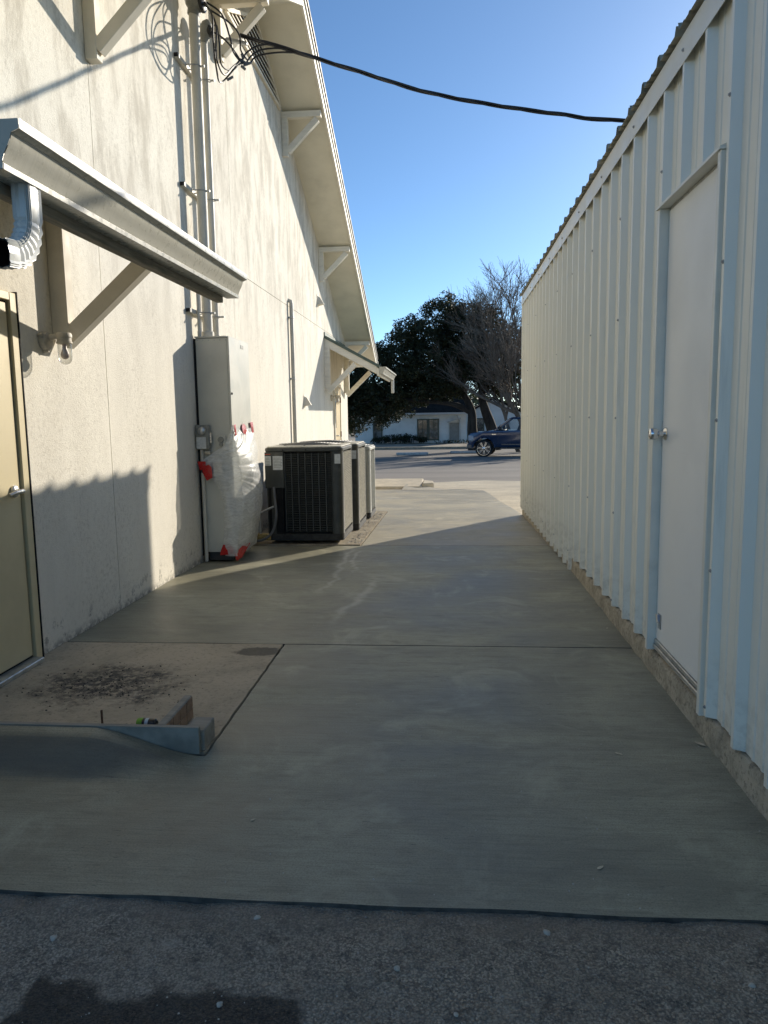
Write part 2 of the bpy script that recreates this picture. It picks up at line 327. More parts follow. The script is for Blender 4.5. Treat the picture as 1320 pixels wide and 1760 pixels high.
# ------------------------------------------------------------------ mesh helpers
class MB:
    def __init__(s): s.v = []; s.f = []
    def add(s, vs, fs):
        o = len(s.v); s.v += [tuple(v) for v in vs]; s.f += [tuple(i+o for i in f) for f in fs]; return s
    def box(s, x0, x1, y0, y1, z0, z1):
        return s.add([(x0, y0, z0), (x1, y0, z0), (x1, y1, z0), (x0, y1, z0), (x0, y0, z1), (x1, y0, z1), (x1, y1, z1), (x0, y1, z1)],
                     [(0, 3, 2, 1), (4, 5, 6, 7), (0, 1, 5, 4), (1, 2, 6, 5), (2, 3, 7, 6), (3, 0, 4, 7)])
    def bar(s, p0, p1, w, h, up=(0, 0, 1)):
        p0 = Vector(p0); p1 = Vector(p1); d = (p1-p0).normalized(); u = Vector(up)
        side = d.cross(u).normalized(); u = side.cross(d).normalized()
        vs = []
        for p in (p0, p1):
            for a, b in ((-1, -1), (1, -1), (1, 1), (-1, 1)): vs.append(p+side*a*w/2+u*b*h/2)
        return s.add(vs, [(0, 1, 2, 3), (7, 6, 5, 4), (0, 4, 5, 1), (1, 5, 6, 2), (2, 6, 7, 3), (3, 7, 4, 0)])
    def prism(s, poly, axis, a0, a1):
        """poly of 2-D points in the two other axes, extruded along axis"""
        def p3(p, a):
            return {'x': (a, p[0], p[1]), 'y': (p[0], a, p[1]), 'z': (p[0], p[1], a)}[axis]
        n_ = len(poly); vs = [p3(p, a0) for p in poly]+[p3(p, a1) for p in poly]
        fs = [tuple(range(n_)), tuple(range(2*n_-1, n_-1, -1))]+[(i, i+n_, (i+1) % n_+n_, (i+1) % n_) for i in range(n_)]
        return s.add(vs, fs)
    def strip(s, prof, axis, a0, a1):
        """open profile extruded along axis (a sheet)"""
        def p3(p, a):
            return {'x': (a, p[0], p[1]), 'y': (p[0], a, p[1]), 'z': (p[0], p[1], a)}[axis]
        n_ = len(prof); vs = [p3(p, a0) for p in prof]+[p3(p, a1) for p in prof]
        return s.add(vs, [(i, i+1, i+1+n_, i+n_) for i in range(n_-1)])
    def tube(s, pts, r, n=8, cap=True):
        pts = [Vector(p) for p in pts]; rs = r if isinstance(r, (list, tuple)) else [r]*len(pts)
        ref = None; rings = []
        for i, p in enumerate(pts):
            d = (pts[min(i+1, len(pts)-1)]-pts[max(i-1, 0)]).normalized()
            if ref is None: ref = d.orthogonal().normalized()
            ref = (ref-d*ref.dot(d)); ref = ref.normalized() if ref.length > 1e-6 else d.orthogonal().normalized()
            b = d.cross(ref)
            rings.append([p+(ref*math.cos(2*math.pi*k/n)+b*math.sin(2*math.pi*k/n))*rs[i] for k in range(n)])
        vs = [v for rg in rings for v in rg]; fs = []
        for i in range(len(pts)-1):
            for k in range(n): fs.append((i*n+k, i*n+(k+1) % n, (i+1)*n+(k+1) % n, (i+1)*n+k))
        if cap: fs += [tuple(range(n-1, -1, -1)), tuple((len(pts)-1)*n+k for k in range(n))]
        return s.add(vs, fs)
    def lathe(s, prof, origin, axis=(0, 0, 1), n=16, cap=True):
        o = Vector(origin); a = Vector(axis).normalized(); u = a.orthogonal().normalized(); w = a.cross(u)
        vs = []; m = len(prof)
        for r, h in prof:
            for k in range(n):
                t = 2*math.pi*k/n; vs.append(o+a*h+(u*math.cos(t)+w*math.sin(t))*max(r, 1e-5))
        fs = [(i*n+k, i*n+(k+1) % n, (i+1)*n+(k+1) % n, (i+1)*n+k) for i in range(m-1) for k in range(n)]
        if cap: fs += [tuple(range(n-1, -1, -1)), tuple((m-1)*n+k for k in range(n))]
        return s.add(vs, fs)
    def build(s, name, mat, parent=None, smooth=False, bevel=0, seg=1, sharp=40):
        me = bpy.data.meshes.new(name); me.from_pydata(s.v, [], s.f); me.validate()
        if bevel:
            bm = bmesh.new(); bm.from_mesh(me); bmesh.ops.recalc_face_normals(bm, faces=bm.faces)
            ed = [e for e in bm.edges if len(e.link_faces) == 2 and e.calc_face_angle(0) > R(25)]
            bmesh.ops.bevel(bm, geom=ed, offset=bevel, segments=seg, affect='EDGES', profile=.5, clamp_overlap=True)
            bm.to_mesh(me); bm.free()
        me.materials.append(M[mat])
        if smooth:
            me.polygons.foreach_set('use_smooth', [True]*len(me.polygons)); me.set_sharp_from_angle(angle=R(sharp))
        return link(name, me, parent)
def link(name, me, parent=None):
    o = bpy.data.objects.new(name, me); COL.objects.link(o)
    if parent: o.parent = parent; o.matrix_parent_inverse = inv(parent)
    return o
def inv(parent):
    m = Matrix.Identity(4); p = parent
    mats = []
    while p: mats.append((p.matrix_parent_inverse, p.matrix_basis)); p = p.parent
    for pi, b in reversed(mats): m = m @ pi @ b
    return m.inverted()
def tag(o, label, cat, group=None, kind=None):
    o['label'] = label; o['category'] = cat
    if group: o['group'] = group
    if kind: o['kind'] = kind
    return o
def structure(o, label=None, kind='structure'):
    o['kind'] = kind
    if label: o['label'] = label
    return o
def thing(name, loc, label, cat, group=None):
    o = bpy.data.objects.new(name, None); COL.objects.link(o); o.location = loc; o.empty_display_size = .1
    return tag(o, label, cat, group)
def copy_tree(o, parent=None):
    c = o.copy(); COL.objects.link(c)
    if parent: c.parent = parent
    for ch in list(o.children): copy_tree(ch, c)
    return c
def smooth_path(pts, sub=6):
    P = [Vector(p) for p in pts]; out = []
    for i in range(len(P)-1):
        p0 = P[max(i-1, 0)]; p1 = P[i]; p2 = P[i+1]; p3 = P[min(i+2, len(P)-1)]
        for k in range(sub):
            t = k/sub
            out.append(.5*((2*p1)+(p2-p0)*t+(2*p0-5*p1+4*p2-p3)*t*t+(3*p1-p0-3*p2+p3)*t**3))
    out.append(P[-1]); return out

# ------------------------------------------------------------------ ground
PROF = [(-400, 0), (6.5, 0), (12, -.135), (39, -.73), (44, -.74), (50, -.66), (56, -.58), (2000, -.50)]
def gz(y):
    for (a, za), (b, zb) in zip(PROF, PROF[1:]):
        if y <= b: return za+(zb-za)*(y-a)/(b-a)
    return PROF[-1][1]
def sheet(name, poly, mat, off=0., thick=.0, cuts=(), wob=0, label=None, kind='structure', xcuts=(), zf=None):
    bm = bmesh.new()
    f = bm.faces.new([bm.verts.new((x, y, 0)) for x, y in poly])
    if f.normal.z < 0: f.normal_flip()
    f.normal_update()
    if f.normal.z < 0: bmesh.ops.reverse_faces(bm, faces=[f])
    ys = [p[1] for p in poly]; xs = [p[0] for p in poly]
    for c in sorted(set(list(cuts)+[p[0] for p in PROF])):
        if min(ys) < c < max(ys):
            bmesh.ops.bisect_plane(bm, geom=bm.verts[:]+bm.edges[:]+bm.faces[:], plane_co=(0, c, 0), plane_no=(0, 1, 0))
    for c in xcuts:
        if min(xs) < c < max(xs):
            bmesh.ops.bisect_plane(bm, geom=bm.verts[:]+bm.edges[:]+bm.faces[:], plane_co=(c, 0, 0), plane_no=(1, 0, 0))
    for v in bm.verts:
        v.co.z = gz(v.co.y)+off
        if wob: v.co.z += wob*(mnoise.noise(v.co*1.7))
        if zf: v.co.z += zf(v.co.x, v.co.y)
    if thick:
        be = [e for e in bm.edges if e.is_boundary]
        r = bmesh.ops.extrude_edge_only(bm, edges=be)
        for g in r['geom']:
            if isinstance(g, bmesh.types.BMVert): g.co.z -= thick
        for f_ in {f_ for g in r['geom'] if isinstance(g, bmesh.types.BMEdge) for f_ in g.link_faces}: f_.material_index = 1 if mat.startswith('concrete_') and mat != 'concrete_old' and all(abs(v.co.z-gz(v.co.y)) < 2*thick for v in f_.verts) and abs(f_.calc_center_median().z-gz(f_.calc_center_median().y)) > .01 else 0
    bmesh.ops.recalc_face_normals(bm, faces=bm.faces)
    me = bpy.data.meshes.new(name); bm.to_mesh(me); bm.free(); me.materials.append(M[mat]); me.materials.append(M['concrete_edge'])
    up = sum(p.normal.z*p.area for p in me.polygons)
    if up < 0: me.flip_normals()
    return structure(link(name, me), label, kind)
fr = lambda a, b, n: [a+(b-a)*i/n for i in range(1, n)]
sheet('ground', [(-900, -400), (900, -400), (900, 1900), (-900, 1900)], 'soil', -.10)
sheet('street', [(-150, 17.6), (150, 17.6), (150, 47.5), (-150, 47.5)], 'asphalt_street', -.020, cuts=fr(17, 47, 6))
sheet('dirt_shoulder', [(-12, 11.0), (14, 11.0), (14, 18.0), (6, 19.3), (2.5, 18.9), (.9, 19.6), (-1, 18.6), (-12, 18.3)], 'caliche', -.014, cuts=fr(11, 19, 8))
sheet('asphalt_apron', [(-12, -9), (10, -9), (10, 2.25), (-12, 2.25)], 'asphalt_near', -.014, cuts=fr(1.0, 2.3, 60), xcuts=fr(-1.8, 1.6, 90), wob=.0,
      zf=lambda x, y: (.010*(mnoise.noise(Vector((x*6, 7, 0)))+.6*mnoise.noise(Vector((x*19, 3, 0)))+.1)*max(0, min(1, (y-1.9)/.09)) if y < 2.03 else 0)+.006*mnoise.noise(Vector((x*3, y*3, 0)))+.004*mnoise.noise(Vector((x*17, y*17, 3))) if y > .9 else 0)

# new slab bays (tooled joints between them) with the flared ramp up to the form board
def wl(x, y0, y1, amp=.004, n=40, s=0):
    return [(x+amp*mnoise.noise(Vector((x*9+s, (y0+(y1-y0)*i/n)*13, 0))), y0+(y1-y0)*i/n) for i in range(n+1)]
def wx(y, x0, x1, amp=.006, n=40, s=0):
    return [(x0+(x1-x0)*i/n, y+amp*mnoise.noise(Vector(((x0+(x1-x0)*i/n)*3+s, y*9, 0)))) for i in range(n+1)]
def ramp_z(x, y):
    if y > 2.905 or x > -1.04: return 0
    t = min(1, max(0, (y-2.65)/.20)); t = t*t*(3-2*t)
    a = min(1, max(0, (-1.05-x)/.44)); a = a*a*(3-2*a)*.6+a*.4
    return (.104*t+.012*min(1, max(0, (y-2.80)/.10)))*a
ruf = .002
S1 = wx(1.99, -2.43, 1.088, .008)+[(1.088, 4.44)]+wx(4.44, 1.088, -1.02, .006)+wl(-1.02, 4.44, 2.90, .004, 120)[1:]+[(-2.43, 2.90)]
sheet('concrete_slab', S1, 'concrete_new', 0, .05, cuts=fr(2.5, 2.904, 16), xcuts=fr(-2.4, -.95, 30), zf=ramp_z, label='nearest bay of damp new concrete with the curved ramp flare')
S2 = wx(4.452, -2.43, 1.088, .006, s=0)+[(1.088, 8.21)]+wx(8.21, 1.088, -2.43, .006)
sheet('concrete_slab', S2, 'concrete_new', 0, .05, cuts=fr(4.5, 8.2, 6), label='middle bay of new concrete in front of the tall grey cabinet')
S3 = wx(8.222, -.985, 1.088, .006)+[(1.09, 11.45), (1.0, 12.6), (.91, 13.5), (.82, 15.0), (.72, 16.1), (.45, 16.35)]+wx(16.5, .3, -2.43, .03, 12)+[(-2.43, 11.88)]+wx(11.88, -2.43, -.985, .004, 8)
sheet('concrete_slab', S3, 'concrete_dry', 0, .05, cuts=fr(8.3, 16.4, 12), label='far sunlit bay of new concrete past the condensers')
sheet('old_slab', [(-2.43, 2.93), (-1.035, 2.93)]+wl(-1.031, 2.95, 4.43, .006, 120)+[(-2.43, 4.43)], 'concrete_old', .004, .05, cuts=fr(3, 4.4, 10), label='old stained concrete landing in front of the tan door')
sheet('equipment_pad', [(-2.43, 8.235)]+[(-1.0, 8.235)]+wl(-1.0, 8.26, 11.86, .012)+[(-2.43, 11.86)], 'pad_dirt', .012, .05, cuts=fr(8.3, 11.8, 8), label='rough dusty pad under the condensers')

# ------------------------------------------------------------------ the cream building on the left
WX = -2.435
bld = thing('cream_building', (WX, 10.0, 0), 'cream stucco building with brown-streaked gable wall on the left of the alley', 'building')
RIDGE_Y, RIDGE_Z, SL = 10.0, 6.53, .433
rake = lambda y: RIDGE_Z-SL*abs(y-RIDGE_Y)
Y0, Y1 = 1.9, 18.1
prof = [(Y0, -.3), (Y1, -.3), (Y1, rake(Y1)+.1), (RIDGE_Y, RIDGE_Z+.1), (Y0, rake(Y0)+.1)]
wall = MB().prism(prof, 'x', -9.5, WX-.012).build('wall', 'joint', bld)
cols = [1.9, 5.25, 8.60, 11.65, 14.72, 18.1]
G = .0035
def panel(ya, yb, z0, z1=None):
    p = [(ya+G, z0), (yb-G, z0)]
    if z1 is not None: p += [(yb-G, z1), (ya+G, z1)]
    else:
        p.append((yb-G, rake(yb-G)+.05))
        if ya < RIDGE_Y < yb: p.append((RIDGE_Y, RIDGE_Z+.05))
        p.append((ya+G, rake(ya+G)+.05))
    MB().prism(p, 'x', WX-.0115, WX).build('panel', 'stucco', wall)
for i in range(5):
    a, b = cols[i], cols[i+1]
    if a < 8.5: panel(a, b, -.25)
    else:
        panel(a, b, -.25, 3.07-G); panel(a, b, 3.07+G)
# end wall facing the street
MB().box(-9.5, WX-.014, Y1, Y1+.01, -.3, rake(Y1)).build('end_wall', 'stucco', bld)
# roof
XE = -1.83
for sgn in (1, -1):
    ye = RIDGE_Y+sgn*9.0
    P = lambda off: [(RIDGE_Y, rake(RIDGE_Y)+off), (ye, rake(ye)+off)]
    a, b = P(0.0), P(.02)
    so = MB().prism([a[0], a[1], b[1], b[0]], 'x', -9.6, XE).build('soffit', 'soffit', bld)
    a, b = P(-.035), P(.135)
    MB().prism([a[0], a[1], b[1], b[0]], 'x', XE+.001, XE+.030).build('barge_board', 'trim_white', bld, bevel=.003)
    a, b = P(.075), P(.140)
    MB().prism([a[0], a[1], b[1], b[0]], 'x', XE+.031, XE+.050).build('shingle_mould', 'trim_white', bld, bevel=.003)
    a, b = P(.142), P(.205)
    MB().prism([a[0], a[1], b[1], b[0]], 'x', -9.6, XE+.065).build('roof_slope', 'roof_edge', bld)
    MB().prism([(ye, rake(ye)-.03), (ye+sgn*.03, rake(ye)-.03), (ye+sgn*.03, rake(ye)+.14), (ye, rake(ye)+.14)], 'x', -9.6, XE+.03).build('eave_fascia', 'trim_white', bld)
    MB().box(-9.6, XE+.06, min(ye+sgn*.032, ye+sgn*.15), max(ye+sgn*.032, ye+sgn*.15), rake(ye)-.01, rake(ye)+.12).build('eave_gutter', 'gutter_paint', bld, bevel=.01)
# knee brackets under the rake
def bracket(y, zt, drop=.62, reach=.585):
    post = MB().box(WX+.001, WX+.085, y-.045, y+.045, zt-drop, zt-.09).build('bracket', 'trim_cream' if y < 9 else 'trim_white', bld, bevel=.004)
    mt = 'trim_cream' if y < 9 else 'trim_white'
    MB().box(WX+.001, WX+reach, y-.047, y+.047, zt-.088, zt-.001).build('beam', mt, post, bevel=.004)
    MB().bar((WX+.075, y, zt-drop+.07), (WX+reach-.06, y, zt-.115), .082, .085).build('brace', mt, post, bevel=.004)
for y, zt in ((11.53, 5.845), (14.50, 4.56), (17.80, 3.14)): bracket(y, min(zt, rake(y+.05)-.012))
bracket(8.25, rake(8.2)-.02, .62); bracket(5.26, rake(5.2)-.02, .62)
# triangular gable louvre
vent = MB().prism([(8.72, 5.83), (11.28, 5.83), (10.0, 5.83+1.28*SL)], 'x', WX+.001, WX+.006).build('gable_vent', 'dark_gap', bld)
for p, q in (((8.66, 5.81), (11.34, 5.81)), ((8.66, 5.825), (10.0, 5.83+1.31*SL)), ((11.34, 5.825), (10.0, 5.83+1.31*SL))):
    MB().bar((WX+.02, p[0], p[1]), (WX+.02, q[0], q[1]), .04, .035, up=(1, 0, 0)).build('vent_frame', 'trim_cream', vent)
for k in range(8):
    zc = 5.862+k*.072; h = 1.26*(1-(zc-5.83)/(1.28*SL))-.03
    if h < .04: break
    MB().add([(WX+.008, 10-h, zc+.030), (WX+.008, 10+h, zc+.030), (WX+.042, 10+h, zc-.008), (WX+.042, 10-h, zc-.008), (WX+.008, 10-h, zc+.040), (WX+.008, 10+h, zc+.040), (WX+.042, 10+h, zc+.010), (WX+.042, 10-h, zc+.010)],
             [(0, 1, 2, 3), (4, 7, 6, 5), (3, 2, 6, 7), (0, 4, 5, 1), (0, 3, 7, 4), (1, 5, 6, 2)]).build('slat', 'trim_cream', vent)
# near tan door
d = MB().box(WX+.001, WX+.012, 3.16, 4.04, .045, 2.045).build('door', 'door_tan', bld, bevel=.002)
d['label'] = 'tan steel door with silver lever handle'
MB().box(WX+.0005, WX+.004, 3.148, 4.052, .03, 2.057).build('door_gap', 'dark_gap', d)
MB().box(WX+.001, WX+.028, 4.054, 4.115, .0, 2.105).build('jamb', 'door_tan', d, bevel=.003)
MB().box(WX+.001, WX+.028, 3.085, 3.146, .0, 2.105).build('jamb', 'door_tan', d, bevel=.003)
MB().box(WX+.001, WX+.0275, 3.147, 4.053, 2.06, 2.105).build('head', 'door_tan', d, bevel=.003)
MB().box(WX+.001, WX+.075, 3.147, 4.053, .004, .032).build('threshold', 'alu', d, bevel=.004)
MB().box(WX+.0005, WX+.032, 4.117, 4.126, .0, 2.114).build('sealant', 'dark_gap', d)
MB().lathe([(.034, 0), (.034, .012), (.028, .018), (.013, .020), (.013, .055), (.010, .06)], (WX+.012, 3.975, 1.01), (1, 0, 0), 20).build('handle_rose', 'brushed_steel', d, smooth=True)
MB().tube(smooth_path([(WX+.062, 3.985, 1.01), (WX+.068, 3.95, 1.012), (WX+.066, 3.90, 1.008), (WX+.060, 3.855, 1.0)]), [.013]*7+[.011]*6+[.010]*6, 10).build('lever', 'brushed_steel', d, smooth=True)
# far tan door
d = MB().box(WX+.001, WX+.012, 15.95, 16.75, .0, 2.02).build('door', 'door_far', bld)
MB().box(WX+.001, WX+.03, 15.88, 15.948, -.1, 2.09).build('jamb', 'trim_cream', d)
MB().box(WX+.001, WX+.03, 16.752, 16.82, -.1, 2.09).build('jamb', 'trim_cream', d)
MB().box(WX+.001, WX+.0295, 15.949, 16.751, 2.022, 2.09).build('head', 'trim_cream', d)
MB().box(WX+.013, WX+.02, 16.02, 16.1, 1.15, 1.75).build('vision_panel', 'dark_gap', d)
for zc in (.3, 1.0, 1.75): MB().box(WX+.0125, WX+.034, 16.735, 16.775, zc-.06, zc+.06).build('hinge', 'rust', d)
MB().tube([(WX+.012, 16.03, .98), (WX+.07, 16.03, .98), (WX+.07, 16.14, .98)], .014, 8).build('lever', 'brushed_steel', d)

# ------------------------------------------------------------------ awnings
def awning(y0, y1, ztop, xo, zg, label, ell, mats):
    """roof runs from the wall at ztop down to the fascia at xo; gutter hung outside it"""
    a = thing('door_awning', (WX, (y0+y1)/2, 0), label, 'awning')
    run = xo-WX; sl = (ztop-(zg+.15))/run
    z = lambda x: ztop-sl*(x-WX)
    q = [(WX+.002, z(WX)-.03), (xo+.03, z(xo+.03)-.03), (xo+.03, z(xo+.03)), (WX+.002, z(WX))]
    MB().prism(q, 'y', y0-.03, y1+.03).build('roof_sheet', 'roof_green', a, bevel=.003)
    for yy in [y0+.35*k for k in range(int((y1-y0)/.35)+1)]:
        MB().prism([(WX+.01, z(WX+.01)+.001), (xo+.02, z(xo+.02)+.001), (xo+.02, z(xo+.02)+.028), (WX+.01, z(WX+.01)+.028)], 'y', yy-.008, yy+.008).build('standing_seam', 'roof_green', a)
    q = [(WX+.002, z(WX)-.046), (xo-.03, z(xo-.03)-.046), (xo-.03, z(xo-.03)-.032), (WX+.002, z(WX)-.032)]
    MB().prism(q, 'y', y0+.06, y1-.06).build('ceiling_board', 'soffit', a)
    MB().box(WX+.001, WX+.02, y0-.02, y1+.02, z(WX)+.003, z(WX)+.085).build('flashing', 'roof_green', a)
    for yy in (y0+.02, y1-.02):
        q = [(WX+.002, z(WX)-.185), (xo-.045, z(xo)-.150), (xo-.045, z(xo-.045)-.033), (WX+.002, z(WX)-.033)]
        MB().prism(q, 'y', yy-.022, yy+.022).build('rafter', mats, a, bevel=.003)
    MB().box(xo-.042, xo, y0-.02, y1-.02, zg-.035, zg+.11).build('fascia', 'wood_beam' if ell else mats, a, bevel=.003)
    # ogee gutter
    g0 = xo+.004; w = .13; h = .135
    pr = [(g0, zg+h+.004), (g0, zg), (g0+.074, zg), (g0+.075, zg+.014), (g0+.071, zg+.018), (g0+.074, zg+.026), (g0+.079, zg+.040), (g0+.087, zg+.055), (g0+.095, zg+.070),
          (g0+.101, zg+.084), (g0+.104, zg+.095), (g0+.106, zg+.099), (g0+w, zg+.108), (g0+w+.001, zg+.116), (g0+w, zg+h), (g0+w-.012, zg+h)]
    inner = [(x-.0015 if i else x, zz+.0015) for i, (x, zz) in enumerate(pr)]
    gm = MB().strip(pr, 'y', y0-.04, y1+.045)
    gt = gm.build('gutter', 'gutter_paint', a, smooth=True, sharp=25)
    so = gt.modifiers.new('sheet', 'SOLIDIFY'); so.thickness = .0015; so.use_rim = False
    for yy in (y0-.042, y1+.047):
        MB().prism([(x, zz) for x, zz in pr[:15]]+[(g0+.01, zg+h)], 'y', yy-.001, yy+.001).build('end_cap', 'gutter_paint', gt)
    # brackets
    for yb in (y0+.02, y1-.01):
        MB().box(WX+.001, WX+.105, yb-.045, yb+.045, 1.93, z(WX)-.19).build('post', 'trim_cream' if ell else mats, a, bevel=.004)
        MB().bar((WX+.055, yb+.001, 1.875), (WX+.60, yb+.001, z(WX+.60)-.215), .085, .095).build('brace', mats, a, bevel=.004)
    # downspout: corrugated rectangular elbow
    if ell:
        yc, xc = y0+.13, g0+.042
        cx, cz = yc-.13, zg-.10
        path = [(yc, zg+.0), (yc, zg-.05), (yc, zg-.10)]
        for k in range(1, 15):
            t = k/14*R(84); path.append((cx+.13*math.cos(t), cz-.13*math.sin(t)))
        path += [(path[-1][0]-.05, path[-1][1]-.004)]
        nx, ny = .030, .043
        vs, fs = [], []; nn = 40
        for i, (py, pz) in enumerate(path):
            p, q2 = path[max(i-1, 0)], path[min(i+1, len(path)-1)]
            d = Vector((0, q2[0]-p[0], q2[1]-p[1])).normalized(); nrm = Vector((1, 0, 0)); o2 = d.cross(nrm)
            pin = 1-.12*(i % 2 if 2 < i < 17 else 0)
            for k in range(nn):
                t = 2*math.pi*k/nn; c, s_ = math.cos(t), math.sin(t); e = .32
                rr = pin*(1-.11*(k % 2))
                vs.append(Vector((xc, py, pz))+nrm*(nx*rr*math.copysign(abs(c)**e, c))+o2*(ny*rr*math.copysign(abs(s_)**e, s_)))
        for i in range(len(path)-1):
            for k in range(nn): fs.append((i*nn+k, i*nn+(k+1) % nn, (i+1)*nn+(k+1) % nn, (i+1)*nn+k))
        o = MB().add(vs, fs).build('downspout_elbow', 'downspout_paint', a, smooth=True, sharp=18)
        so = o.modifiers.new('sheet', 'SOLIDIFY'); so.thickness = .0015; so.use_rim = False
        cen = [Vector((xc, py, pz)) for py, pz in path]
        MB().add([cen[i//nn].lerp(v, .84) for i, v in enumerate(vs)], fs).build('elbow_shade_liner', 'dark_gap', o)   # added liner, paints the shade inside the spout
    else:
        MB().box(g0+.02, g0+.085, y1-.15, y1-.07, zg-.30, zg-.001).build('downspout', 'downspout_paint', a, bevel=.01)
    return a
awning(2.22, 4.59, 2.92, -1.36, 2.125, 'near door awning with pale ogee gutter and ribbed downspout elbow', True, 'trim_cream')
awning(14.86, 17.70, 2.95, -1.36, 2.205, 'far green-roofed awning with white rafters over the far door', False, 'trim_white')

# ------------------------------------------------------------------ wall fittings
def wall_lamp(y, zc, label, cat='wall lamp'):
    t = thing('wall_lamp', (WX, y, zc), label, cat)
    MB().lathe([(.055, 0), (.058, .012), (.052, .035), (.030, .045)], (WX+.001, y, zc), (1, 0, 0), 12).build('wall_box', 'lamp_cast', t, smooth=True)
    for dy, dz in ((.05, .03), (-.05, .03), (0, -.058)): MB().lathe([(.014, 0), (.014, .03), (.008, .034)], (WX+.001, y+dy, zc+dz), (1, 0, 0), 8).build('lug', 'lamp_cast', t)
    MB().tube(smooth_path([(WX+.02, y, zc+.005), (WX+.06, y, zc+.022), (WX+.10, y, zc+.028), (WX+.138, y, zc+.028)]), .018, 10).build('arm', 'lamp_cast', t, smooth=True)
    MB().lathe([(.012, .048), (.040, .044), (.046, .034), (.046, .016), (.042, .014), (.042, -.006), (.046, -.008), (.046, -.018), (.040, -.022)], (WX+.134, y, zc), (0, 0, 1), 20).build('cap', 'lamp_cast', t, smooth=True)
    MB().lathe([(.0385, -.02), (.040, -.03), (.0405, -.095), (.037, -.118), (.027, -.134), (.012, -.142), (.0, -.143)], (WX+.134, y, zc), (0, 0, 1), 24, cap=False).build('glass_jar', 'jar_glass', t, smooth=True)
    MB().lathe([(.012, -.02), (.013, -.05), (.022, -.07), (.026, -.085), (.022, -.10), (.010, -.110), (0, -.111)], (WX+.134, y, zc), (0, 0, 1), 16, cap=False).build('bulb', 'bulb', t, smooth=True)
wall_lamp(4.42, 1.875, 'jar-glass wall lamp beneath the near awning bracket')
wall_lamp(15.55, 1.78, 'small wall lamp beside the far tan door')
def hood_vent(y, zc, label):
    t = thing('vent_hood', (WX, y, zc), label, 'vent')
    s = .085
    MB().add([(WX+.002, y-s, zc-s), (WX+.002, y+s, zc-s), (WX+.002, y+s, zc+s), (WX+.002, y-s, zc+s), (WX+.12, y-s*.55, zc-s*.8), (WX+.12, y+s*.55, zc-s*.8), (WX+.05, y-s*.3, zc+s*.6), (WX+.05, y+s*.3, zc+s*.6)],
             [(0, 4, 6, 3), (1, 2, 7, 5), (3, 6, 7, 2), (4, 5, 7, 6), (0, 1, 5, 4)]).build('hood', 'trim_cream', t)
    MB().box(WX+.0005, WX+.006, y-s-.02, y+s+.02, zc-s-.02, zc+s+.02).build('flange', 'trim_cream', t)
hood_vent(14.25, 3.54, 'small cream vent hood high on the gable wall')
hood_vent(12.65, 1.66, 'small cream vent hood low on the wall left of the far awning')
t = thing('wall_pipe', (WX, 11.58, 0), 'thin vertical pipe rising on the wall behind the condensers', 'pipe')
MB().tube([(WX+.045, 11.58, -.1), (WX+.045, 11.58, 3.10), (WX+.04, 11.58, 3.14), (WX-.01, 11.58, 3.16)], .03, 10).build('pipe', 'conduit_paint', t, smooth=True)
for zc in (.9, 1.98, 2.9): MB().box(WX+.001, WX+.078, 11.54, 11.62, zc-.012, zc+.012).build('strap', 'galv', t, bevel=.003)

# electrical cabinet with masts
cab = thing('electrical_cabinet', (-2.25, 7.47, 0), 'tall grey steel electrical cabinet standing against the cream wall', 'cabinet')
CX0, CX1, CY0, CY1 = WX+.025, -2.085, 7.13, 7.83
MB().box(CX0, CX1-.02, CY0, CY1, .085, 2.155).build('body', 'cabinet', cab, bevel=.004)
MB().box(CX1-.019, CX1, CY0-.004, CY1+.004, .095, 2.170).build('door', 'cabinet', cab, bevel=.003)
MB().box(CX0-.005, CX1-.021, CY0-.012, CY1+.012, 2.157, 2.172).build('lid', 'cabinet', cab, bevel=.002)
MB().box(CX0+.04, CX1-.05, CY0+.03, CY1-.03, .0, .084).build('plinth', 'cabinet_dark', cab)
MB().box(CX1-.001, CX1+.003, CY0+.40, CY0+.50, 2.085, 2.12).build('name_plate', 'meter_grey', cab)
MB().lathe([(.012, 0), (.012, .008), (.004, .012)], (CX1, CY0+.03, 1.63), (1, 0, 0), 10).build('latch', 'cabinet_dark', cab)
MB().box(CX0-.022, CX0-.002, CY0+.002, CY1, .05, 2.15).build('back_gap', 'dark_gap', cab)
for k in range(6): MB().lathe([(.006, 0), (.006, .003)], (CX0+.02+k*.055, CY0-.001, 2.135), (0, -1, 0), 8).build('screw', 'galv', cab)
mt = MB().box(-2.43, -2.295, CY0-.075, CY0-.006, 1.10, 1.335).build('meter_box', 'meter_grey', cab, bevel=.012, seg=2)
MB().box(-2.418, -2.325, CY0-.08, CY0-.076, 1.108, 1.218).build('label_plate', 'label_white', mt)
MB().lathe([(.040, 0), (.038, .02), (.025, .03), (.0, .032)], (-2.36, CY0-.075, 1.278), (0, -1, 0), 16).build('dial', 'brushed_steel', mt, smooth=True)
MB().box(-2.2955, -2.28, CY0-.05, CY0-.03, 1.16, 1.26).build('switch_lever', 'brushed_steel', mt)
ob = MB().box(-2.235, -2.148, CY0-.035, CY0-.002, 1.11, 1.232).build('outlet_box', 'cabinet', cab, bevel=.005)
MB().lathe([(.030, 0), (.030, .012), (.024, .018)], (-2.19, CY0-.035, 1.19), (0, -1, 0), 14).build('outlet_cover', 'meter_grey', ob, smooth=True)
MB().lathe([(.020, 0), (.020, .012), (.015, .018)], (-2.19, CY0-.035, 1.145), (0, -1, 0), 14).build('outlet_flap', 'meter_grey', ob, smooth=True)
MB().box(-2.268, -2.185, CY0-.06, CY0-.002, .86, .965).build('junction_box', 'ivory', cab, bevel=.004)
MB().box(-2.40, -2.275, CY0-.05, CY0-.002, .875, .955).build('junction_arm', 'cabinet_dark', cab, bevel=.004)
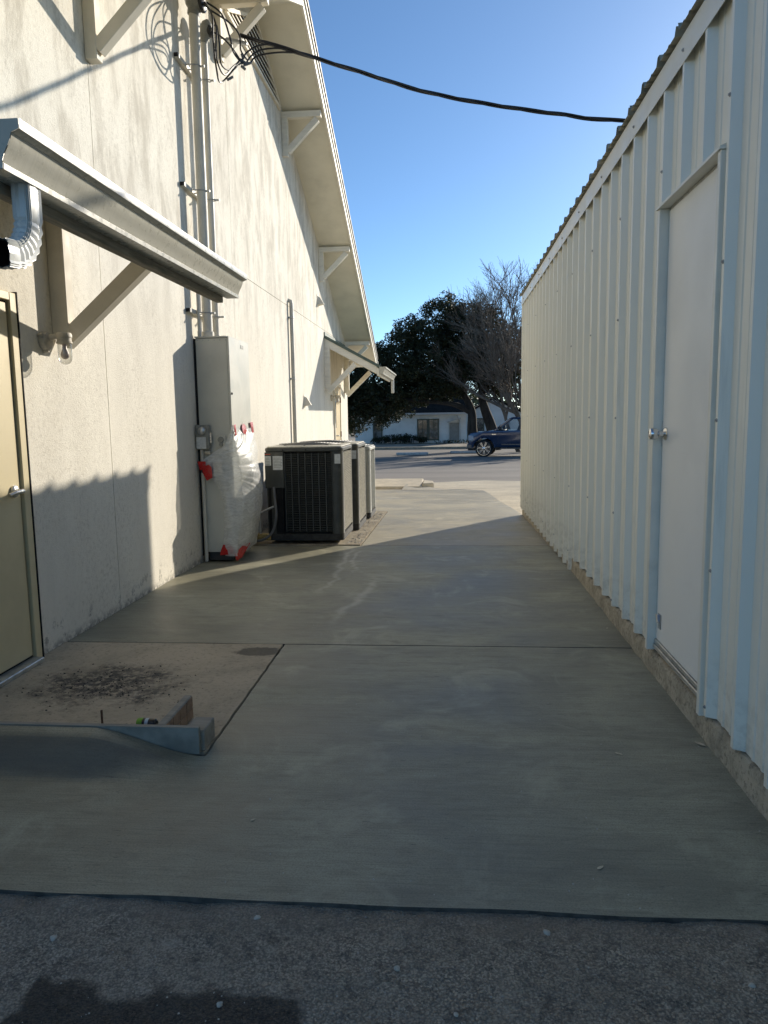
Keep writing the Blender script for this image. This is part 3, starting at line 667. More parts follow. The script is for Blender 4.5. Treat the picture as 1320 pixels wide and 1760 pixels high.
MB().tube([(-2.385, CY0-.03, .0), (-2.385, CY0-.03, 1.105)], .017, 10).build('riser', 'conduit_paint', cab, smooth=True)
MB().tube([(-2.35, CY0-.03, 1.075), (-2.30, CY0-.03, 1.06)], .02, 10).build('fitting', 'ivory', cab, smooth=True)

# clear film wrapped round the lower half of the cabinet, held by red tape
film = None
def left_edge(z):     # x on the cabinet's near side where the film ends
    P = [(.06, -2.20), (.12, -2.225), (.25, -2.21), (.45, -2.195), (.6, -2.20), (.75, -2.25), (.86, -2.33), (.93, -2.40), (.97, -2.405), (1.0, -2.37), (1.06, -2.28), (1.12, -2.19), (1.2, -2.13), (1.31, -2.088)]
    for (a, xa), (b, xb) in zip(P, P[1:]):
        if z <= b: return xa+(xb-xa)*(z-a)/(b-a)
    return P[-1][1]
vs, fs = [], []; NU, NV = 90, 110
for j in range(NV+1):
    v = j/NV; zb = .05+1.27*v
    for i in range(NU+1):
        u = i/NU
        z = zb
        if v > .97: z = zb-.03*abs(math.sin(u*9.4))
        xl = left_edge(max(.06, min(1.31, zb)))
        side = (CX1+.012-xl); front = CY1+.03-CY0; tot = side+front; s = u*tot
        bulge = .115*math.sin(math.pi*min(1, max(0, (zb-.05)/1.2)))
        pull = .05*math.exp(-((zb-.93)/.16)**2)
        ds, dz = s+.06, zb-.93; dist = math.hypot(ds, dz); ang = math.atan2(dz, ds)
        w = .014*mnoise.noise(Vector((ang*5, 1.3, 1)))*min(1, dist*2.2)+.007*mnoise.noise(Vector((ang*13, dist*.8, 2)))*min(1, dist*2)+.0016*mnoise.noise(Vector((ang*27, dist*.6, 5)))
        w += .012*mnoise.noise(Vector((u*3, zb*5, 9)))
        if s < side:
            k = s/side
            x = xl+s; y = CY0-.014-.035*math.sin(math.pi*k)*(.4+bulge*6)-pull*(1-k)*.9+w*min(1, k*5)
            if -2.28 < x < -2.17 and .83 < z < .99: y = min(y, CY0-.068)
        else:
            k = (s-side)/front
            x = CX1+.010+.35*bulge+bulge*math.sin(math.pi*(.15+.8*k))+w*1.2; y = CY0-.012+(s-side)+.10*bulge/.115*max(0, k-.6)*1.6
            x -= .35*bulge*(1-min(1, k*4)) if k < .25 else 0
        vs.append((x, y, z))
for j in range(NV):
    for i in range(NU): fs.append((j*(NU+1)+i, j*(NU+1)+i+1, (j+1)*(NU+1)+i+1, (j+1)*(NU+1)+i))
film = tag(MB().add(vs, fs).build('plastic_sheet', 'plastic_film', None, smooth=True, sharp=60), 'crumpled clear plastic sheet taped over the lower half of the grey cabinet', 'plastic sheet')
def tape(pts, label=None):
    P = [Vector(p) for p in pts]
    c = sum(P, Vector())/len(P); vs = [c+Vector((.006, -.006, 0))]+P; nn = len(P)
    o = MB().add(vs, [(0, 1+i, 1+(i+1) % nn) for i in range(nn)]).build('red_tape', 'red_tape', film)
    so = o.modifiers.new('t', 'SOLIDIFY'); so.thickness = .002
fx = CX1+.014
tape([(fx, 7.14, 1.33), (fx, 7.20, 1.335), (fx+.004, 7.21, 1.23), (fx+.006, 7.16, 1.22)])
tape([(fx, 7.42, 1.31), (fx, 7.47, 1.34), (fx, 7.55, 1.32), (fx+.01, 7.57, 1.26), (fx+.01, 7.50, 1.225), (fx+.008, 7.42, 1.25)])
tape([(fx, 7.74, 1.35), (fx, 7.84, 1.35), (fx+.008, 7.85, 1.24), (fx+.008, 7.77, 1.235)])
tape([(-2.425, CY0-.068, .985), (-2.34, CY0-.075, .985), (-2.335, CY0-.08, .93), (-2.395, CY0-.075, .90)])
tape([(-2.375, CY0-.088, .935), (-2.30, CY0-.095, .955), (-2.275, CY0-.095, .93), (-2.27, CY0-.095, .83), (-2.33, CY0-.085, .80), (-2.365, CY0-.085, .87)])
tape([(-2.24, CY0-.022, .11), (-2.215, CY0-.025, .165), (-2.12, CY0-.03, .150), (-2.10, CY0-.03, .07), (-2.25, CY0-.024, .06)])
tape([(-2.10, CY0-.035, .075), (-2.045, 7.25, .15), (-2.03, 7.42, .13), (-2.06, 7.20, .02), (-2.09, CY0-.02, -.0)])

# service masts and conduits
def mast(y, r, z0, z1, x, label, head=True, cat='conduit'):
    t = thing('conduit', (x, y, z0), label, cat)
    MB().tube([(x, y, z0), (x, y, z0+(z1-z0)*.5), (x, y, z1)], r, 14).build('pipe', 'conduit_paint', t, smooth=True)
    MB().lathe([(r*1.25, 0), (r*1.25, .05), (r*1.05, .06)], (x, y, z0), (0, 0, 1), 14).build('coupling', 'conduit_paint', t, smooth=True)
    if head:
        MB().lathe([(r*1.2, -.02), (r*1.3, .03), (r*1.8, .05), (r*2.0, .10), (r*1.5, .16), (r*.5, .19)], (x, y, z1), (.25, 0, 1), 14).build('weatherhead', 'meter_grey', t, smooth=True)
        MB().lathe([(r*1.7, 0), (r*1.8, .03), (r*1.2, .05)], (x+r*1.3, y, z1+.08), (1, 0, .15), 14).build('wire_cap', 'cable_black', t, smooth=True)
    return t
mast(7.23, .047, 2.17, 5.08, WX+.12, 'thickest cream service mast rising from the grey cabinet')
mast(7.53, .032, 2.17, 4.98, WX+.11, 'medium cream service mast right of the thickest mast')
mast(7.15, .013, 2.17, 3.02, WX+.06, 'thin cream conduit left of the service masts', head=False)
mast(7.66, .012, 2.17, 3.05, WX+.09, 'thin cream conduit right of the service masts', head=False)
for zc in (2.40, 3.52, 4.62):
    s = thing('pipe_strut', (WX, 7.3, zc), {2.40: 'lowest', 3.52: 'middle', 4.62: 'highest'}[zc]+' metal strut clamping the service masts to the wall', 'bracket')
    MB().box(WX+.001, WX+.042, 6.98, 7.74, zc-.02, zc+.02).build('channel', 'conduit_paint', s, bevel=.003)
    MB().box(WX+.004, WX+.040, 6.972, 6.979, zc-.016, zc+.016).build('channel_end', 'dark_gap', s)
    for yy, rr in ((7.23, .053), (7.53, .038)):
        MB().tube([(WX+.04, yy-rr, zc), (WX+.11, yy-rr, zc), (WX+.155, yy-rr*.6, zc), (WX+.17, yy, zc), (WX+.155, yy+rr*.6, zc), (WX+.11, yy+rr, zc), (WX+.04, yy+rr, zc)], .006, 6).build('clamp', 'galv', s, smooth=True)
        MB().lathe([(.01, 0), (.01, .03)], (WX+.168, yy, zc), (1, 0, 0), 8).build('bolt', 'galv', s)

# overhead service cable: three twisted strands sagging over the shed roof
spts = [(-2.33, 7.72, 5.12), (-2.02, 7.72, 5.10), (-1.51, 7.72, 4.935), (-1.18, 7.72, 4.82), (-.72, 7.72, 4.66), (-.39, 7.72, 4.545), (-.05, 7.72, 4.45), (.34, 7.72, 4.36), (.72, 7.73, 4.29), (1.05, 7.74, 4.24), (1.62, 7.76, 4.16), (3.2, 7.85, 4.10), (6, 8.0, 4.25), (11, 8.4, 5.0), (18, 9.0, 6.8)]
cab_line = thing('service_cable', (-2.3, 7.72, 5.1), 'twisted black overhead service cable crossing the alley to the right', 'cable')
path = smooth_path(spts[1:], 14)
L = 0
for k in range(3):
    pts = []; L = 0
    for i, p in enumerate(path):
        if i: L += (p-path[i-1]).length
        d = (path[min(i+1, len(path)-1)]-path[max(i-1, 0)]).normalized(); s1 = Vector((0, 1, 0)); s2 = d.cross(s1).normalized()
        a = L/.62*2*math.pi*.5+k*2.09
        pts.append(p+(s1*math.cos(a)+s2*math.sin(a))*.0115)
    MB().tube(pts, .0105 if k < 2 else .008, 6).build('strand', 'cable_black', cab_line, smooth=True)
MB().tube(smooth_path([(-2.40, 7.74, 5.14), (-2.3, 7.73, 5.10), (-2.2, 7.725, 5.085), (-2.05, 7.72, 5.06)]), .006, 6).build('messenger_wire', 'galv', cab_line)
MB().bar((-2.16, 7.722, 5.075), (-1.95, 7.72, 5.02), .035, .03).build('wedge_clamp', 'galv', cab_line, bevel=.006)
# drip loops from the weatherheads to the splices
loops = [
 [(-2.22, 7.20, 5.14), (-2.08, 7.0, 4.95), (-2.06, 6.95, 4.70), (-2.10, 7.15, 4.55), (-2.136, 7.40, 4.545), (-2.03, 7.5, 4.70), (-1.98, 7.6, 4.80)],
 [(-2.20, 7.2, 5.15), (-2.07, 7.08, 4.9), (-2.07, 7.06, 4.62), (-2.07, 7.28, 4.56), (-2.03, 7.47, 4.71), (-1.97, 7.6, 4.83)],
 [(-2.20, 7.26, 5.18), (-2.08, 7.32, 5.10), (-2.04, 7.42, 4.95), (-2.03, 7.5, 4.85), (-1.98, 7.6, 4.80), (-1.93, 7.66, 4.82)],
 [(-2.25, 7.53, 5.06), (-2.17, 7.53, 5.02), (-2.09, 7.54, 4.95), (-2.02, 7.58, 4.86), (-1.98, 7.62, 4.79)],
 [(-2.25, 7.5, 5.05), (-2.1, 7.2, 4.95), (-2.05, 7.1, 4.75), (-2.07, 7.2, 4.62), (-2.05, 7.42, 4.66), (-2.0, 7.6, 4.82)],
 [(-2.22, 7.28, 5.15), (-2.04, 7.4, 5.07), (-1.97, 7.5, 5.0), (-1.98, 7.58, 4.90), (-1.94, 7.64, 4.84)],
 [(-1.98, 7.62, 4.82), (-1.95, 7.65, 4.90), (-1.86, 7.68, 4.97), (-1.74, 7.71, 5.00), (-1.62, 7.72, 4.975)],
 [(-1.94, 7.64, 4.82), (-1.90, 7.66, 4.88), (-1.82, 7.69, 4.94), (-1.68, 7.71, 4.96), (-1.52, 7.72, 4.945)],
 [(-1.90, 7.66, 4.82), (-1.88, 7.67, 4.86), (-1.80, 7.69, 4.90), (-1.62, 7.71, 4.92), (-1.45, 7.72, 4.91)]]
dl = thing('drip_loops', (-2.1, 7.5, 4.6), 'tangle of thin black looping wires below the weatherheads', 'wires')
for lp in loops: MB().tube(smooth_path(lp, 8), .0085, 6).build('loop_wire', 'cable_black', dl, smooth=True)
for p, q in (((-2.00, 7.6, 4.83), (-1.94, 7.64, 4.80)), ((-1.97, 7.62, 4.78), (-1.90, 7.66, 4.82)), ((-2.10, 7.49, 4.60), (-2.05, 7.52, 4.64)), ((-1.98, 7.6, 4.88), (-1.965, 7.61, 4.83)), ((-1.99, 7.6, 4.77), (-1.95, 7.62, 4.74))):
    MB().bar(p, q, .022, .022).build('splice', 'cable_grey', dl, bevel=.004)

# ------------------------------------------------------------------ condensing units
def rrect(x0, x1, y0, y1, r, n=5):
    pts = []
    for cx, cy, a0 in ((x1-r, y0+r, -90), (x1-r, y1-r, 0), (x0+r, y1-r, 90), (x0+r, y0+r, 180)):
        for k in range(n+1):
            a = R(a0+90*k/n); pts.append((cx+r*math.cos(a), cy+r*math.sin(a)))
    return pts
def condenser(x0, x1, y0, y1, z0, h, label, pale=False):
    t = thing('air_conditioner', ((x0+x1)/2, (y0+y1)/2, z0), label, 'air conditioner', 'condensing units on the pad')
    paint = 'ac_pale' if pale else 'ac_paint'; gr = 'ac_pale' if pale else 'ac_grille_lit'; fg = 'ac_pale' if pale else 'ac_grille_shade'
    r = .07
    MB().prism(rrect(x0, x1, y0, y1, r), 'z', z0, z0+.075).build('base_pan', 'ac_pan', t)
    MB().prism(rrect(x0+.035, x1-.035, y0+.035, y1-.035, r-.02), 'z', z0+.076, z0+h-.05).build('coil', 'ac_core', t)
    top = MB().prism(rrect(x0-.006, x1+.006, y0-.006, y1+.006, r), 'z', z0+h-.055, z0+h-.012).build('top_cap', paint, t, bevel=.008)
    MB().prism(rrect(x0+.01, x1-.01, y0+.01, y1-.01, r), 'z', z0+h-.011, z0+h+.004).build('top_plate', gr, top, bevel=.005)
    cx, cy = (x0+x1)/2, (y0+y1)/2
    fan = MB()
    for k in range(9):
        rr = .07+k*.036; fan.tube([(cx+rr*math.cos(a*math.pi/12), cy+rr*math.sin(a*math.pi/12), z0+h+.018+.012*(1-(rr/.36)**2)) for a in range(25)], .004, 4, cap=False)
    for k in range(8):
        a = k*math.pi/4; fan.bar((cx, cy, z0+h+.03), (cx+.36*math.cos(a), cy+.36*math.sin(a), z0+h+.010), .012, .006)
    fan.build('fan_guard', 'cable_grey', top)
    for px, py in ((x0, y0), (x1, y0), (x1, y1), (x0, y1)):
        sx = 1 if px == x0 else -1; sy = 1 if py == y0 else -1
        a, b = px, py; w = .11
        pts = [(a, b+sy*w), (a, b+sy*r)]
        ang0 = {(1, 1): 180, (-1, 1): 0, (-1, -1): 0, (1, -1): 180}[(sx, sy)]
        arc = []
        for k in range(6):
            q = R(90*k/5); arc.append((a+sx*(r-r*math.cos(q)), b+sy*(r-r*math.sin(q))))
        pts = [(a, b+sy*w)]+arc+[(a+sx*w, b)]
        inn = [(p[0]+sx*.02, p[1]+sy*.02) for p in reversed(pts)]
        MB().prism(pts+inn, 'z', z0+.076, z0+h-.056).build('corner_post', paint, t)
    # louvred guards: horizontal blades with vertical straps
    zl0, zl1 = z0+.10, z0+h-.075; nb = 44
    def guard(ax, fixed, a0, a1, inward, mat):
        m = MB()
        for k in range(nb):
            zc = zl0+(zl1-zl0)*(k+.5)/nb; hh = (zl1-zl0)/nb
            f0, f1 = fixed, fixed+inward*.020
            p = [(f0, zc-hh*.30), (f0, zc-hh*.02), (f1, zc+hh*.42), (f1, zc+hh*.22)]
            if ax == 'x': m.prism(p if True else p, 'x', a0, a1)      # p is (y,z)
            else: m.prism(p, 'y', a0, a1)                              # p is (x,z)
        ns = 7
        for k in range(ns+1):
            c = a0+(a1-a0)*k/ns
            lo, hi = sorted((fixed-inward*.004, fixed+inward*.012))
            if ax == 'x': m.box(c-.0055, c+.0055, lo, hi, zl0, zl1)
            else: m.box(lo, hi, c-.0055, c+.0055, zl0, zl1)
        o = m.build('louvre_guard', mat, t); o['kind'] = 'stuff'; return o
    fx0 = x0+.22 if not pale else x0+.11
    guard('x', y0+.004, fx0+.005, x1-.112, 1, fg)
    guard('x', y1-.004, x0+.112, x1-.112, -1, fg)
    guard('y', x1-.004, y0+.112, y1-.112, -1, gr)
    guard('y', x0+.004, y0+.112, y1-.112, 1, fg)
    if not pale:
        cb = MB().box(x0+.002, x0+.215, y0-.012, y0+.03, z0+h-.46, z0+h-.058).build('control_box', paint, t, bevel=.004)
        MB().box(x0+.006, x0+.075, y0-.0135, y0-.0125, z0+h-.205, z0+h-.10).build('label', 'label_white', cb)
        MB().box(x0+.095, x0+.205, y0-.0135, y0-.0125, z0+h-.255, z0+h-.10).build('label', 'label_white', cb)
        MB().box(x0+.006, x0+.07, y0-.0135, y0-.0125, z0+h-.085, z0+h-.076).build('label', 'label_red', cb)
        for k in range(5): MB().box(x0+.012, x0+.062, y0-.0142, y0-.0137, z0+h-.125-k*.018, z0+h-.119-k*.018).build('print_line', 'meter_grey', cb)
        for k in range(7): MB().box(x0+.102, x0+.19+.01*(k % 2), y0-.0142, y0-.0137, z0+h-.125-k*.017, z0+h-.121-k*.017).build('print_line', 'meter_grey', cb)
        lb = MB().box(x1-.085, x1-.020, y0-.0012, y0-.0004, z0+h-.19, z0+h-.085).build('label', 'label_white', t)
        MB().box(x0+.03, x0+.20, y0+.001, y0+.02, z0+.078, z0+h-.462).build('recess_panel', 'ac_core', t)
        for xx in (x0+.21, x0+.47): MB().lathe([(.009, 0), (.009, .004)], (xx, y0-.0065, z0+h-.035), (0, -1, 0), 8).build('screw', 'ac_core', t)
    return t
condenser(-2.06, -1.185, 8.26, 9.14, .012, 1.055, 'nearest dark air conditioner with white labels, beside the plastic sheet')
condenser(-2.06, -1.15, 9.42, 10.32, -.05, 1.10, 'middle dark air conditioner of the row of three')
condenser(-1.95, -1.135, 10.72, 11.50, -.075, 1.03, 'farthest and palest air conditioner of the row', pale=True)
t = thing('refrigerant_lines', (-2.2, 8.3, 0), 'grey flexible hose and pipe running to the nearest air conditioner', 'hose')
MB().tube(smooth_path([(-1.96, 8.235, .62), (-1.945, 8.20, .50), (-1.93, 8.18, .30), (-1.98, 8.17, .12), (-2.10, 8.17, .03), (-2.25, 8.2, .02)]), .014, 8).build('flexible_hose', 'cable_grey', t, smooth=True)
MB().tube([(-2.32, 8.22, .22), (-2.06, 8.22, .36), (-1.97, 8.25, .40)], .012, 8).build('pipe', 'galv', t, smooth=True)
MB().tube([(-2.20, 8.30, .0), (-2.20, 8.30, .36)], .018, 8).build('insulated_pipe', 'ac_pan', t, smooth=True)
MB().tube([(-2.14, 8.30, .0), (-2.15, 8.28, .30)], .012, 8).build('insulated_pipe', 'conduit_paint', t, smooth=True)
tag(MB().box(-2.20, -2.02, 8.25, 8.34, .013, .085).build('wood_block', 'yellow_block', None, bevel=.006), 'short yellowish block on the pad left of the nearest condenser', 'block')

# ------------------------------------------------------------------ metal shed on the right
SX = 1.10
shed = thing('metal_shed', (4.0, 5.0, 0), 'pale ribbed metal shed along the right of the alley', 'shed')
PER = .305; RIB0 = 2.775
RT = 1.062   # outer face of the major ribs
def wall_profile(ya, yb):
    """(x,y) points of the ribbed sheet between ya and yb"""
    ys = []
    k0 = math.floor((ya-RIB0)/PER)-1; k1 = math.ceil((yb-RIB0)/PER)+1
    for k in range(k0, k1+1):
        b = RIB0+k*PER
        ys += [(b, SX), (b+.022, RT), (b+.046, RT), (b+.068, SX)]
        for c in (b+.138, b+.222): ys += [(c, SX), (c+.006, SX-.0045), (c+.020, SX-.0045), (c+.026, SX)]
    ys.sort()
    def at(y):
        for (a, xa), (b, xb) in zip(ys, ys[1:]):
            if a <= y <= b: return xa+(xb-xa)*(y-a)/(b-a) if b > a else xa
        return SX
    pts = [(at(ya), ya)]+[(x, y) for y, x in ys if ya+1e-5 < y < yb-1e-5]+[(at(yb), yb)]
    return pts
SY0, SY1 = -1.6, 11.38
screws = MB()
def shed_panel(ya, yb, z0, z1):
    o = MB().strip([(x, y) for x, y in wall_profile(ya, yb)], 'z', z0, z1).build('wall_panel', 'shed_metal', shed)
    so = o.modifiers.new('sheet', 'SOLIDIFY'); so.thickness = .001
edges = [RIB0+.032+PER*3*k for k in range(-6, 12)]
edges = [SY0]+[e for e in edges if SY0+.1 < e < SY1-.1]+[SY1]
DY0, DY1, DZ0, DZ1 = 3.19, 4.02, .165, 2.40
for a, b in zip(edges, edges[1:]):
    cutsy = [a]+[c for c in (DY0-.02, DY1+.02, 6.72) if a < c < b]+[b]
    for p, q in zip(cutsy, cutsy[1:]):
        mid = (p+q)/2
        if DY0 < mid < DY1: shed_panel(p, q, DZ1+.03, 3.02)
        else: shed_panel(p, q, .130 if mid < 6.72 else -.005, 3.02)
        for k in range(-20, 40):
            ys_ = RIB0+k*PER+.105
            if k % 3 == 2 and p < ys_ < q:
                for zc in (.20, 1.05, 1.95, 2.88):
                    if DY0-.05 < ys_ < DY1+.05 and zc < 2.45: continue
                    if ys_ > 6.72 and zc < .3: zc = .06
                    screws.lathe([(.0085, 0), (.0085, .003), (.005, .004), (.005, .008)], (SX-.0005, ys_, zc), (-1, 0, 0), 6)
            ys_ = RIB0+k*PER+.032
            if k % 3 == 1 and p < ys_ < q:
                for zc in (.17, .75, 1.36, 1.97, 2.58):
                    if DY0-.05 < ys_ < DY1+.05 and zc < 2.45: continue
                    screws.lathe([(.0085, 0), (.0085, .003), (.005, .004), (.005, .008)], (RT-.0005, ys_, zc), (-1, 0, 0), 6)
            if p < ys_ < q and k % 3 != 1:
                screws.lathe([(.007, 0), (.006, .004)], (SX-.0005, ys_+.06, .145 if ys_ < 6.72 else .0), (-1, 0, 0), 6)
for k in range(-12, 30):
    if k % 3 == 0: screws.lathe([(.0085, 0), (.0085, .003), (.005, .004), (.005, .008)], (1.0575, RIB0+k*PER+.032, 3.01), (-1, 0, 0), 6)
o = screws.build('panel_screws', 'galv', shed); o['kind'] = 'stuff'
# body behind the sheets, gables, back
body = MB().prism([(1.16, -.12), (7.0, -.12), (7.0, 3.05), (4.05, 3.36), (1.16, 3.03)], 'y', SY0+.03, SY1-.03).build('frame_core', 'dark_gap', shed)
for yy in (SY1-.012, SY0+.012):
    MB().prism([(1.10, -.03), (7.0, -.03), (7.0, 3.06), (4.05, 3.38), (1.10, 3.05)], 'y', yy-.004, yy+.004).build('gable_sheet', 'shed_metal', shed)
MB().box(1.075, 1.12, SY1-.07, SY1+.012, -.028, 3.0).build('corner_trim', 'shed_trim', shed, bevel=.004)
# eave trim and ribbed roof sheets
MB().prism([(1.058, 2.955), (1.0605, 2.955), (1.0605, 3.075), (1.085, 3.085), (1.085, 3.09), (1.058, 3.080)], 'y', SY0, SY1+.015).build('eave_trim', 'shed_trim', shed)
RS = .085
def roof_prof(ya, yb):
    ys = []
    for k in range(int(math.floor((ya-RIB0)/PER))-1, int(math.ceil((yb-RIB0)/PER))+2):
        b = RIB0+k*PER+.02
        ys += [(b, 0), (b+.02, .036), (b+.048, .036), (b+.068, 0)]
        for c in (b+.145, b+.225): ys += [(c, 0), (c+.008, .006), (c+.022, .006), (c+.03, 0)]
    ys.sort()
    return [(y, z) for y, z in ys if ya-.0001 <= y <= yb+.0001]
re = [RIB0+.054+PER*3*k for k in range(-6, 12)]
re = [e for e in re if SY0 < e < SY1]
re = [re[0]-.915]+re+[re[-1]+.915]
for a, b in zip(re, re[1:]):
    b = min(b, SY1+.05)
    pr = roof_prof(a, b)
    x0, x1 = 1.032, 4.06
    vs = [(x0, y, 3.092+z) for y, z in pr]+[(x1, y, 3.092+z+RS*(x1-x0)) for y, z in pr]; m_ = len(pr)
    o = MB().add(vs, [(i, i+1, i+1+m_, i+m_) for i in range(m_-1)]).build('roof_panel', 'shed_roof', shed)
    so = o.modifiers.new('sheet', 'SOLIDIFY'); so.thickness = .0012
MB().prism([(4.06, 3.40), (7.05, 3.09), (7.05, 3.11), (4.06, 3.43)], 'y', SY0, SY1+.05).build('roof_back_slope', 'shed_roof', shed)
# door
dr = MB().box(1.098, 1.14, DY0+.012, DY1-.012, DZ0+.03, DZ1-.012).build('door', 'shed_door', shed, bevel=.002)
MB().box(1.1395, 1.158, DY0-.01, DY1+.01, DZ0-.02, DZ1+.02).build('door_gap', 'dark_gap', dr)
MB().box(1.052, 1.150, DY1-.005, DY1+.030, DZ0-.035, DZ1+.0).build('jamb', 'shed_trim', dr, bevel=.002)
MB().box(1.052, 1.150, DY0-.030, DY0+.005, DZ0-.055, DZ1+.0).build('jamb', 'shed_trim', dr, bevel=.002)
MB().prism([(1.044, DZ1+.001), (1.150, DZ1+.001), (1.150, DZ1+.030), (1.085, DZ1+.030), (1.044, DZ1+.012)], 'y', DY0-.036, DY1+.042).build('drip_head', 'shed_trim', dr)
MB().box(1.10, 1.150, DY0+.006, DY1-.006, DZ1-.010, DZ1-.0005).build('head_stop', 'alu', dr)
MB().box(1.090, 1.150, DY0+.006, DY1-.006, DZ0+.004, DZ0+.028).build('sweep', 'alu', dr, bevel=.003)
MB().box(1.083, 1.150, DY0+.006, DY1-.006, DZ0-.022, DZ0+.002).build('sill', 'alu', dr, bevel=.003)
kb = MB().lathe([(.034, 0), (.034, .004), (.026, .012), (.013, .015), (.013, .035), (.022, .042), (.030, .055), (.031, .068), (.027, .080), (.018, .084), (.0, .084)], (1.098, DY1-.075, 1.285), (-1, 0, 0), 22, cap=False).build('knob', 'chrome', dr, smooth=True)
MB().box(1.0955, 1.0985, DY1-.0135, DY1-.006, 1.22, 1.35).build('latch_plate', 'brushed_steel', dr)
MB().bar((1.094, DY1-.09, .30), (1.094, DY1-.06, .34), .006, .03, up=(1, 0, 0)).build('hold_open_latch', 'chrome', dr, bevel=.002)
MB().box(1.092, 1.0975, DY1-.10, DY1-.055, .265, .345).build('latch_base', 'brushed_steel', dr, bevel=.002)
# rough concrete footing
def footing(ya, yb, zt, xo, ny, name='footing'):
    vs, fs = [], []
    prof = [(xo, -.30), (xo, -.2), (xo, -.10), (xo, 0), (xo, .03), (xo+.001, zt-.05), (xo+.004, zt-.02), (xo+.014, zt-.003), (xo+.035, zt), (xo+.10, zt+.004), (xo+.2, zt+.004)]
    m_ = len(prof)
    for i in range(ny+1):
        y = ya+(yb-ya)*i/ny
        for k, (x, z) in enumerate(prof):
            a = .007 if 3 <= k <= 6 else (.004 if k > 6 else .002)
            vs.append((x+a*mnoise.noise(Vector((y*7, z*9, 1)))+.4*a*mnoise.noise(Vector((y*31, z*40, 2))), y, z+(a*mnoise.noise(Vector((y*6, x*9, 5)))+a*.5*mnoise.noise(Vector((y*37, x*20, 8))) if k > 4 else 0)))
    for i in range(ny):
        for k in range(m_-1): fs.append((i*m_+k, i*m_+k+1, (i+1)*m_+k+1, (i+1)*m_+k))
    fs += [tuple(range(m_)), tuple(ny*m_+k for k in range(m_-1, -1, -1))]
    return MB().add(vs, fs).build(name, 'footing', shed, smooth=True, sharp=70)
footing(SY0, 6.70, .122, 1.080, 420)
footing(6.705, SY1-.02, -.012, 1.092, 220)

# ------------------------------------------------------------------ small things on the slabs
fb = thing('form_board', (-1.7, 2.92, 0), 'low wooden form board edging the old landing beside the ramp', 'board')
MB().box(-2.43, -1.046, 2.907, 2.929, .003, .118).build('face_board', 'form_blue', fb, bevel=.002)
MB().box(-2.43, -1.046, 2.906, 2.930, .1185, .121).build('top_edge', 'form_wood', fb)
tag(MB().box(-1.118, -1.032, 2.933, 3.075, .006, .098).build('timber_offcut', 'form_wood', None, bevel=.004), 'flat pale timber offcut at the right end of the form board', 'timber')
st = thing('timber_block', (-1.27, 3.1, 0), 'upright timber block leaning behind the form board', 'timber')
MB().box(-1.242, -1.205, 2.945, 3.285, .006, .115).build('block', 'form_wood', st, bevel=.004)
for i in range(4):
    for j in range(2): MB().box(-1.2045, -1.2015, 2.952+i*.083, 2.952+i*.083+.078, .010+j*.052, .010+j*.052+.047).build('stamp', 'form_orange', st)
tag(MB().tube([(-1.49, 2.965, .0), (-1.49, 2.965, .165)], .005, 6).build('form_stake', 'rust', None), 'thin rusty steel pin standing behind the form board', 'pin')
cn = thing('spray_can', (-1.40, 2.99, .04), 'green and black can lying behind the form board', 'can')
MB().lathe([(.012, 0), (.020, .008), (.021, .06), (.019, .063)], (-1.255, 2.985, .102), (-1, .05, 0), 18).build('body', 'can_black', cn, smooth=True)
MB().lathe([(.0215, .063), (.0215, .082), (.018, .088), (.010, .090)], (-1.255, 2.985, .102), (-1, .05, 0), 18).build('cap', 'can_green', cn, smooth=True)
MB().lathe([(.0215, .035), (.0215, .05)], (-1.255, 2.985, .102), (-1, .05, 0), 18, cap=False).build('band', 'label_white', cn, smooth=True)
def pebble(x, y, z, r, mat, name, seed):
    bm = bmesh.new(); bmesh.ops.create_icosphere(bm, subdivisions=2, radius=r)
    for v in bm.verts:
        k = 1+.45*mnoise.noise(v.co*(1.1/r)+Vector((seed*3.1, 0, 0))); v.co *= k; v.co.z *= .62; v.co.x *= 1.15
    me = bpy.data.meshes.new(name); bm.to_mesh(me); bm.free(); me.materials.append(M[mat])
    o = link(name, me); o.location = (x, y, z+r*.35); o.rotation_euler = (0, 0, seed*1.7); return o
pts = [(-.14, 1.76, .008, 'pale pebble near the middle of the dark asphalt strip'), (-.55, 1.93, .008, 'largest pale pebble close to the slab edge left of centre'), (-.56, 1.61, .008, 'pale pebble sitting on the dark damp patch'),
       (.74, 1.76, .008, 'rightmost pale pebble on the dark asphalt'), (.26, 1.92, .009, 'flat pale stone against the slab edge right of centre'), (.01, 1.62, .006, 'pale pebble at the bottom of the picture right of the damp patch'), (-1.09, 1.81, .009, 'leftmost grey pebble on the dark asphalt')]
for i, (x, y, r, lab) in enumerate(pts):
    tag(pebble(x, y, -.014, r, 'stone_pale', 'pebble', i+1), lab, 'pebble', 'loose pebbles on the asphalt')
rng = random.Random(3)
grit = MB()
def grain(mb, x, y, z, r):
    t = rng.random()*6.28; vs = []
    for k in range(4): vs.append((x+r*math.cos(t+k*1.57)*rng.uniform(.6, 1.2), y+r*math.sin(t+k*1.57)*rng.uniform(.6, 1.2), z-.001))
    vs.append((x+rng.uniform(-.3, .3)*r, y+rng.uniform(-.3, .3)*r, z+r*rng.uniform(.5, 1.0)))
    mb.add(vs, [(0, 1, 4), (1, 2, 4), (2, 3, 4), (3, 0, 4)])
def az(x, y): return -.014+.006*mnoise.noise(Vector((x*3, y*3, 0)))+.004*mnoise.noise(Vector((x*17, y*17, 3)))
for _ in range(15000):
    x, y = rng.uniform(-1.5, 1.2), rng.uniform(1.35, 1.98); grain(grit, x, y, az(x, y), rng.choice([.0015, .002, .0025, .003, .004]))
structure(grit.build('gravel', 'asphalt_near', None), 'fine grit scattered over the dark asphalt', 'stuff')
grit2 = MB()
